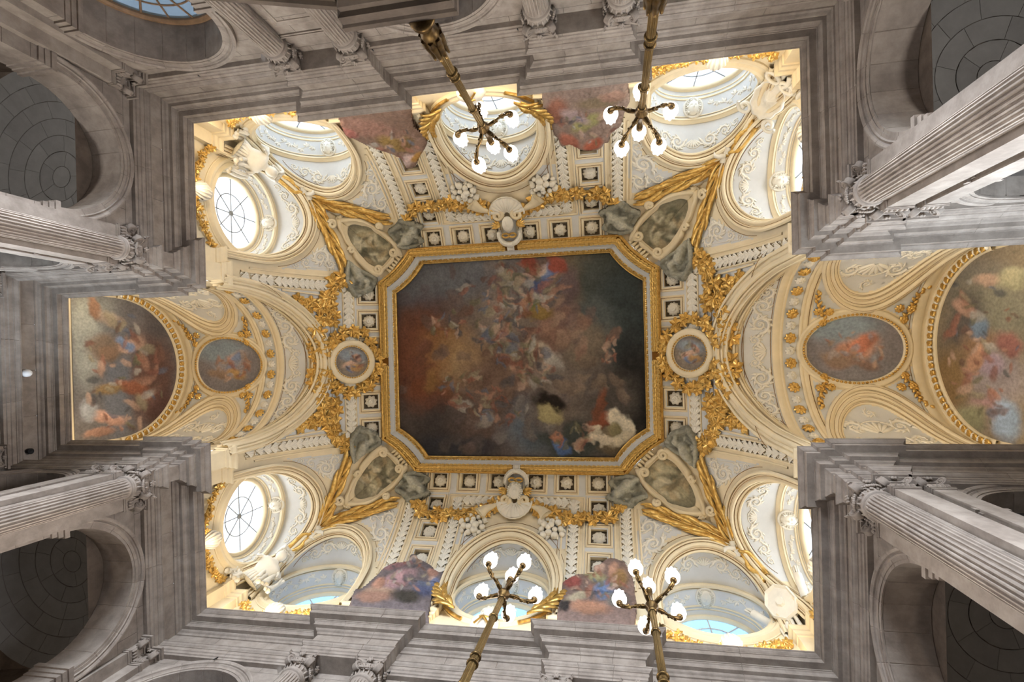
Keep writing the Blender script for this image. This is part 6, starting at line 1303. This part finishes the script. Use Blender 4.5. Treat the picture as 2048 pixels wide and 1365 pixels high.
# ------------------------------------------------------------------ shell vases and gilded garlands in the corner windows, busts with wings in the central ones
def hit_id(P): return A_(P), None
def vase(kind, c, s, lab):
    if kind == 'w': o = A_([s * 7.98, c, 12.03]); u_ = A_([0, 1.0, 0]); inn = A_([-s * 1.0, 0, 0])
    else: o = A_([c, s * 6.93, 12.03]); u_ = A_([1.0, 0, 0]); inn = A_([0, -s * 1.0, 0])
    up = A_([0, 0, 1.0]); root = thing('shell_vase', o, 'white shell shaped vase on the cornice below the %s' % lab, 'vase', 'shell vases under the corner windows')
    mb = MB(); mb.lathe([(.12, 0), (.13, .06), (.06, .15), (.07, .24), (.2, .42), (.25, .58), (.21, .74), (.14, .8), (.15, .86), (.08, .86)], 20, o); mb.build('body', M['white'], root)
    mb = MB()
    for i in range(15):
        a = i * 2 * PI / 15; d_ = u_ * math.cos(a) + inn * math.sin(a); mb.tube([o + d_ * .07 + up * .24, o + d_ * .2 + up * .42, o + d_ * .255 + up * .58, o + d_ * .21 + up * .74], [.015, .032, .038, .02], 5)
    mb.build('shell_ribs', M['white'], root)
    for g in (-1, 1):
        r = random.Random(int(abs(c) * 10) + g); gr = thing('gilded_window_garland', o + u_ * g * .8, 'gilded leaf garland by the shell vase of the %s, %s end' % (lab.replace(' wall window at the', ' wall,').replace(' wall window,', ' wall,'), 'near' if g * (1 if c > 0 else -1) > 0 else 'far'), 'garland', 'gilded garlands in the corner windows')
        t = np.linspace(0, 1, 20); Q = o + up * (.4 + .05 * t + .75 * t ** 2)[:, None] + (u_ * g)[None] * (.24 + 1.2 * t ** .9)[:, None] + inn * (-.05 + .06 * np.sin(PI * t) - .12 * t)[:, None]; mb = MB(); mb.tube(Q, np.linspace(.06, .03, 20), 6); mb.build('stem', M['gold'], gr)
        for i in range(13):
            k = int(i * 19 / 12.2); p = Q[k] + A_([r.uniform(-.07, .07), r.uniform(-.07, .07), r.uniform(-.08, .08)]) + inn * .04; leaf_at(gr, p, unit(inn - up * .7), unit(Q[min(k + 1, 19)] - Q[max(k - 1, 0)]) + A_([r.uniform(-1, 1), r.uniform(-1, 1), r.uniform(-.5, .5)]) * .8, r.uniform(.1, .15), r, .03)
for s in (-1, 1):
    ud, lr = ('upper' if s < 0 else 'lower'), ('left' if s < 0 else 'right')
    for c in (-6.0, 6.0): vase('n', c, s, '%s wall window at the %s' % (ud, 'left' if c < 0 else 'right'))
    for c in (-4.97, 4.97): vase('w', c, s, '%s wall window, %s' % (lr, 'upper' if c < 0 else 'lower'))
    o = A_([0, s * 6.86, 12.03]); inn = A_([0, -s * 1.0, 0]); up = A_([0, 0, 1.0]); root = thing('window_bust', o, 'white bust on the cornice in front of the %s central window' % ud, 'bust', 'busts of the central windows')
    mb = MB(); mb.lathe([(.3, 0), (.3, .1), (.14, .2), (.16, .34), (.32, .5), (.36, .68), (.2, .84), (.11, .9), (.11, 1.0)], 18, o, A_([[1.1, 0, 0], [0, .7, 0], [0, 0, 1]])); mb.build('shoulders', M['white'], root)
    face_mesh(o + up * 1.12 + inn * .05, np.stack([np.cross(up, inn), up, inn]), .17, root, 'head', M['white']); mb = MB(); mb.ball(o + up * 1.14 - inn * .03, (.18, .17, .23), 12, 8); mb.build('skull', M['white'], root)
    mb = MB(); 
    for g in (-1, 1): mb.tube([o + up * .75 + A_([g * .25, 0, 0]) + inn * .1, o + up * .5 + inn * .3, o + up * .3 - A_([g * .2, 0, 0]) + inn * .2], .03, 6)
    mb.build('gilded_sash', M['gold'], root)
    for g in (-1, 1):
        wr = thing('gilded_wing', o + A_([g * .5, 0, .3]), 'gilded palm wing on the %s side of the %s central window' % ('left' if g < 0 else 'right', ud), 'wing', 'gilded wings of the central windows')
        r = random.Random(g + 3 * s)
        for i in range(20):
            u = i / 19; th = -.95 + 1.25 * u; R = 1.72; c0 = A_([g * R * math.cos(th), s * (NWALL - .14), GZ + R * math.sin(th)]); out = A_([g * math.cos(th), 0, math.sin(th)]); tn = A_([-g * math.sin(th), 0, math.cos(th)])
            sp = (-1) ** i * .1; t = np.linspace(0, 1, 9)[:, None]; L_ = .62 * (1 - .25 * u)
            Q = c0 + tn * L_ * t + out * (sp * 1.6 * np.sin(t * 1.8) + .1 * t) + inn * (.12 + .08 * np.sin(PI * t) + .05 * r.random()); mb = MB(); blade(mb, Q, np.broadcast_to(unit(inn - up * .3), Q.shape), .075, .05); mb.build('feather', M['gold'], wr)
        t = np.linspace(-1.1, .35, 16); Q = np.stack([g * 1.72 * np.cos(t), 0 * t + s * (NWALL - .1), GZ + 1.72 * np.sin(t)], 1); mb = MB(); mb.tube(Q, .05, 6); mb.build('wing_stem', M['gold'], wr)
# ------------------------------------------------------------------ standing lamps with lit globes
def lamp(x, y, hz, rot, zb, label):
    root = thing('standard_lamp', (x, y, zb), label, 'lamp', 'bronze standard lamps')
    o = A_([x, y, 0.0])
    def lt(prof, name, m, n=16): mb = MB(); mb.lathe(prof, n, o); return mb.build(name, m, root)
    lt([(0, zb), (.13, zb), (.13, zb + .05), (.11, zb + .08), (.07, zb + .14), (.09, zb + .2), (.11, zb + .3), (.09, zb + .42), (.055, zb + .48)], 'base', M['bronze'], 20)
    for i in range(8):
        a = i * PI / 4; d_ = A_([math.cos(a), math.sin(a), 0]); t = np.linspace(0, 1, 6)[:, None]; mb = MB(); mb.tube(o + A_([0, 0, zb + .25]) + d_ * (.1 - .05 * t + .04 * t ** 3) + A_([0, 0, .34]) * t, A_([.03, .045, .045, .035, .03, .015]), 5); mb.build('base_leaf', M['bronze'], root)
    mb = MB(); nf = 16; th = np.repeat(np.arange(nf) * 2 * PI / nf, 2) + np.tile([0, PI / nf], nf); r2 = np.tile([1.0, .88], nf); P = [np.stack([x + r * r2 * np.cos(th), y + r * r2 * np.sin(th), z + 0 * th], -1) for r, z in ((.052, zb + .46), (.046, (zb + hz) / 2), (.04, hz - .1))]
    mb.grid(np.stack(P, 1), True, False); mb.build('fluted_pole', M['brass'], root, False)
    for f, r in ((.26, .068), (.32, .066), (.72, .06), (.955, .058)):
        z = zb + .46 + (hz - zb - .46) * f; lt([(.045, z - .025), (r, z - .015), (r * 1.05, z), (r, z + .015), (.045, z + .03)], 'collar', M['bronze'])
    lt([(.04, hz - .12), (.055, hz - .08), (.06, hz - .04), (.085, hz), (.09, hz + .04), (.07, hz + .09), (.04, hz + .12), (.03, hz + .3), (.035, hz + .42), (.05, hz + .45), (.03, hz + .5)], 'hub', M['bronze'])
    gl = []
    for i in range(5):
        a = rot + i * 2 * PI / 5; d_ = A_([math.cos(a), math.sin(a), 0]); ar = MB(); up = A_([0, 0, 1.0]); sd = np.cross(up, d_)
        t = np.linspace(0, 1, 16); Q = o + up * hz + d_[None] * (.06 + .37 * t)[:, None] + up[None] * (.04 + .02 * np.sin(t * 2 * PI) + .12 * t ** 2)[:, None]; ar.tube(Q, .026 + .008 * np.sin(t * 9), 6)
        for cx_, r0, hd in ((.17, .055, 1), (.29, .04, -1)):
            tt = np.linspace(0, 3.2 * PI, 22); rr = r0 * (1 - tt / (4.2 * PI)); ar.tube(o + up * (hz + .07) + d_ * cx_ + (rr * np.cos(tt))[:, None] * d_ + (hd * rr * np.sin(tt))[:, None] * up, .012, 5)
        for k in range(7): c = Q[2 + 2 * k]; ar.ball(c + up * .02 * (-1) ** k + sd * .012, (.025, .02, .02), 6, 4)
        ar.build('arm', M['bronze'], root); gl.append(o + d_ * .43 + up * (hz + .16))
    gl.append(o + A_([0, 0, hz + .48]))
    for g in gl:
        mb = MB(); mb.lathe([(.0, -.01), (.03, 0), (.045, .02), (.05, .05), (.035, .07)], 10, g); s_ = mb.build('socket', M['bronze'], root)
        mb = MB(); mb.lathe([(.03, .05), (.07, .075), (.1, .12), (.106, .155), (.097, .2), (.072, .23), (.062, .25)], 18, g); mb.build('globe', M['globe'], root)
        mb = MB(); th = np.linspace(0, 2 * PI, 48, endpoint=False); P = [np.stack([g[0] + (r + w_ * np.cos(8 * th)) * np.cos(th), g[1] + (r + w_ * np.cos(8 * th)) * np.sin(th), g[2] + z + h * np.cos(8 * th)], -1) for r, w_, z, h in ((.06, 0, .24, 0), (.07, .003, .265, 0), (.085, .007, .29, .006))]; mb.grid(np.stack(P, 1), True, False); mb.build('frilled_rim', M['frill'], root)
LZB = 4.62
LA = [(1.68, -3.28, -33, 'tall bronze lamp with six lit globes, upper of the two at the left'), (3.87, -3.26, -16, 'tall bronze lamp with six lit globes, upper of the two at the right'), (1.80, 3.36, 18, 'tall bronze lamp with six lit globes, lower of the two at the left'), (3.84, 3.41, 28, 'tall bronze lamp with six lit globes, lower of the two at the right')]
for i, (x, y, r_, lab) in enumerate(LA): lamp(x, y, 7.0, math.radians(r_), LZB if i == 0 else 4.35, lab)
# stone parapet with the pedestals that carry the lamps
def moulded_block(x0, x1, y0, y1, zt, name, parent, zbot=-1.6):
    mb = MB(); cx_, cy_, hx, hy = (x0 + x1) / 2, (y0 + y1) / 2, (x1 - x0) / 2, (y1 - y0) / 2
    prof = [(-.16, zbot), (-.16, zt - .42), (-.13, zt - .40), (-.13, zt - .34), (-.09, zt - .30), (-.06, zt - .26), (-.06, zt - .2), (-.02, zt - .18), (-.02, zt - .08), (0, zt - .06), (0, zt)]
    P = A_([[(cx_ + a * (hx + e), cy_ + b * (hy + e), z) for e, z in prof] for a, b in ((-1, -1), (1, -1), (1, 1), (-1, 1))]); mb.grid(P, True, False); mb.add(P[:, -1], [(0, 1, 2, 3)]); return mb.build(name, M['stonedk'], parent, False)
def sloped_rail(root):
    a = onplane([(682, 22)], 1, -3.45)[0]; b = onplane([(300, -8)], 1, -3.45)[0]; mb = MB()
    prof = [(.0, 0.0), (.0, -.06), (-.03, -.09), (-.03, -.2), (-.1, -.26), (-.14, -.9)]
    P = A_([[e + A_([0, o_, h]) for o_, h in prof] for e in (a, b)]); Q = A_([[e + A_([0, -.5 - o_, h]) for o_, h in prof[::-1]] for e in (a, b)]); mb.grid(np.concatenate([P, Q], 1), False, True); mb.build('parapet_rail', M['stonedk'], root, False)
for i, (x, y, r_, lab) in enumerate(LA):
    sy = -1 if y < 0 else 1; zt = LZB if i == 0 else 4.35; root = thing('stair_parapet', (x, y, -1.6), 'brown moulded stone pedestal under the lamp, ' + lab.split(', ')[1], 'pedestal', 'lamp pedestals')
    if i == 0: moulded_block(.90, 2.06, -3.95, -3.24, zt, 'pedestal_cap', root); sloped_rail(root)
    else: moulded_block(x - .45, x + .45, min(sy * 3.24, sy * 3.95), max(sy * 3.24, sy * 3.95), zt, 'pedestal_cap', root)
# ------------------------------------------------------------------ small fittings
p = onplane([(48, 747)], 0, -12.33)[0]; root = thing('security_camera', p, 'small white and black camera on the frieze at the far left', 'camera'); mb = MB(); mb.ball(p + A_([.08, 0, 0]), (.15, .11, .11), 12, 8); mb.build('dome', M['plastic'], root); mb = MB(); mb.box(p + A_([-.06, 0, 0]), (.1, .09, .08)); mb.tube([p + A_([-.1, 0, -.02]), p + A_([-.1, .12, -.25])], .015, 6); mb.build('bracket', M['iron'], root)
p = onplane([(55, 903)], 0, -12.33)[0]; root = thing('spot_lamp', p, 'small black spot lamp on the frieze in the lower left of the left arm', 'spot lamp'); mb = MB(); mb.lathe([(0, .0), (.07, 0), (.08, .12), (.06, .13), (.0, .1)], 14, p, A_([[0, 1.0, 0], [0, 0, 1.0], [1.0, 0, 0]])); mb.build('body', M['iron'], root); mb = MB(); mb.tube([p, p + A_([-.12, 0, 0])], .02, 6); mb.build('stalk', M['iron'], root)
HK = [(1, (750, 96), -1, 'beside the second column of the upper wall'), (1, (1037, 55), -1, 'beside the third column of the upper wall'), (1, (783, 1350), 1, 'beside the second column of the lower wall'), (1, (286, 155), -1, 'at the upper left corner capital'), (1, (405, 147), -1, 'over the upper left arch'), (1, (322, 1317), 1, 'at the lower left corner capital'), (1, (437, 1323), 1, 'over the lower left arch')]
for _, px_, s, lab in HK:
    p = onplane([px_], 1, s * 7.17)[0]; mb = MB(); mb.tube([p, p + A_([0, -s * .1, -.02]), p + A_([0, -s * .12, -.14])], .014, 6); mb.lathe([(0, -.02), (.03, -.02), (.03, .0), (0, 0)], 8, p, A_([[1.0, 0, 0], [0, 0, 1.0], [0, -s * 1.0, 0]])); tagit(mb.build('iron_hook', M['iron'], None), 'small black iron hook ' + lab, 'hook', 'iron hooks')
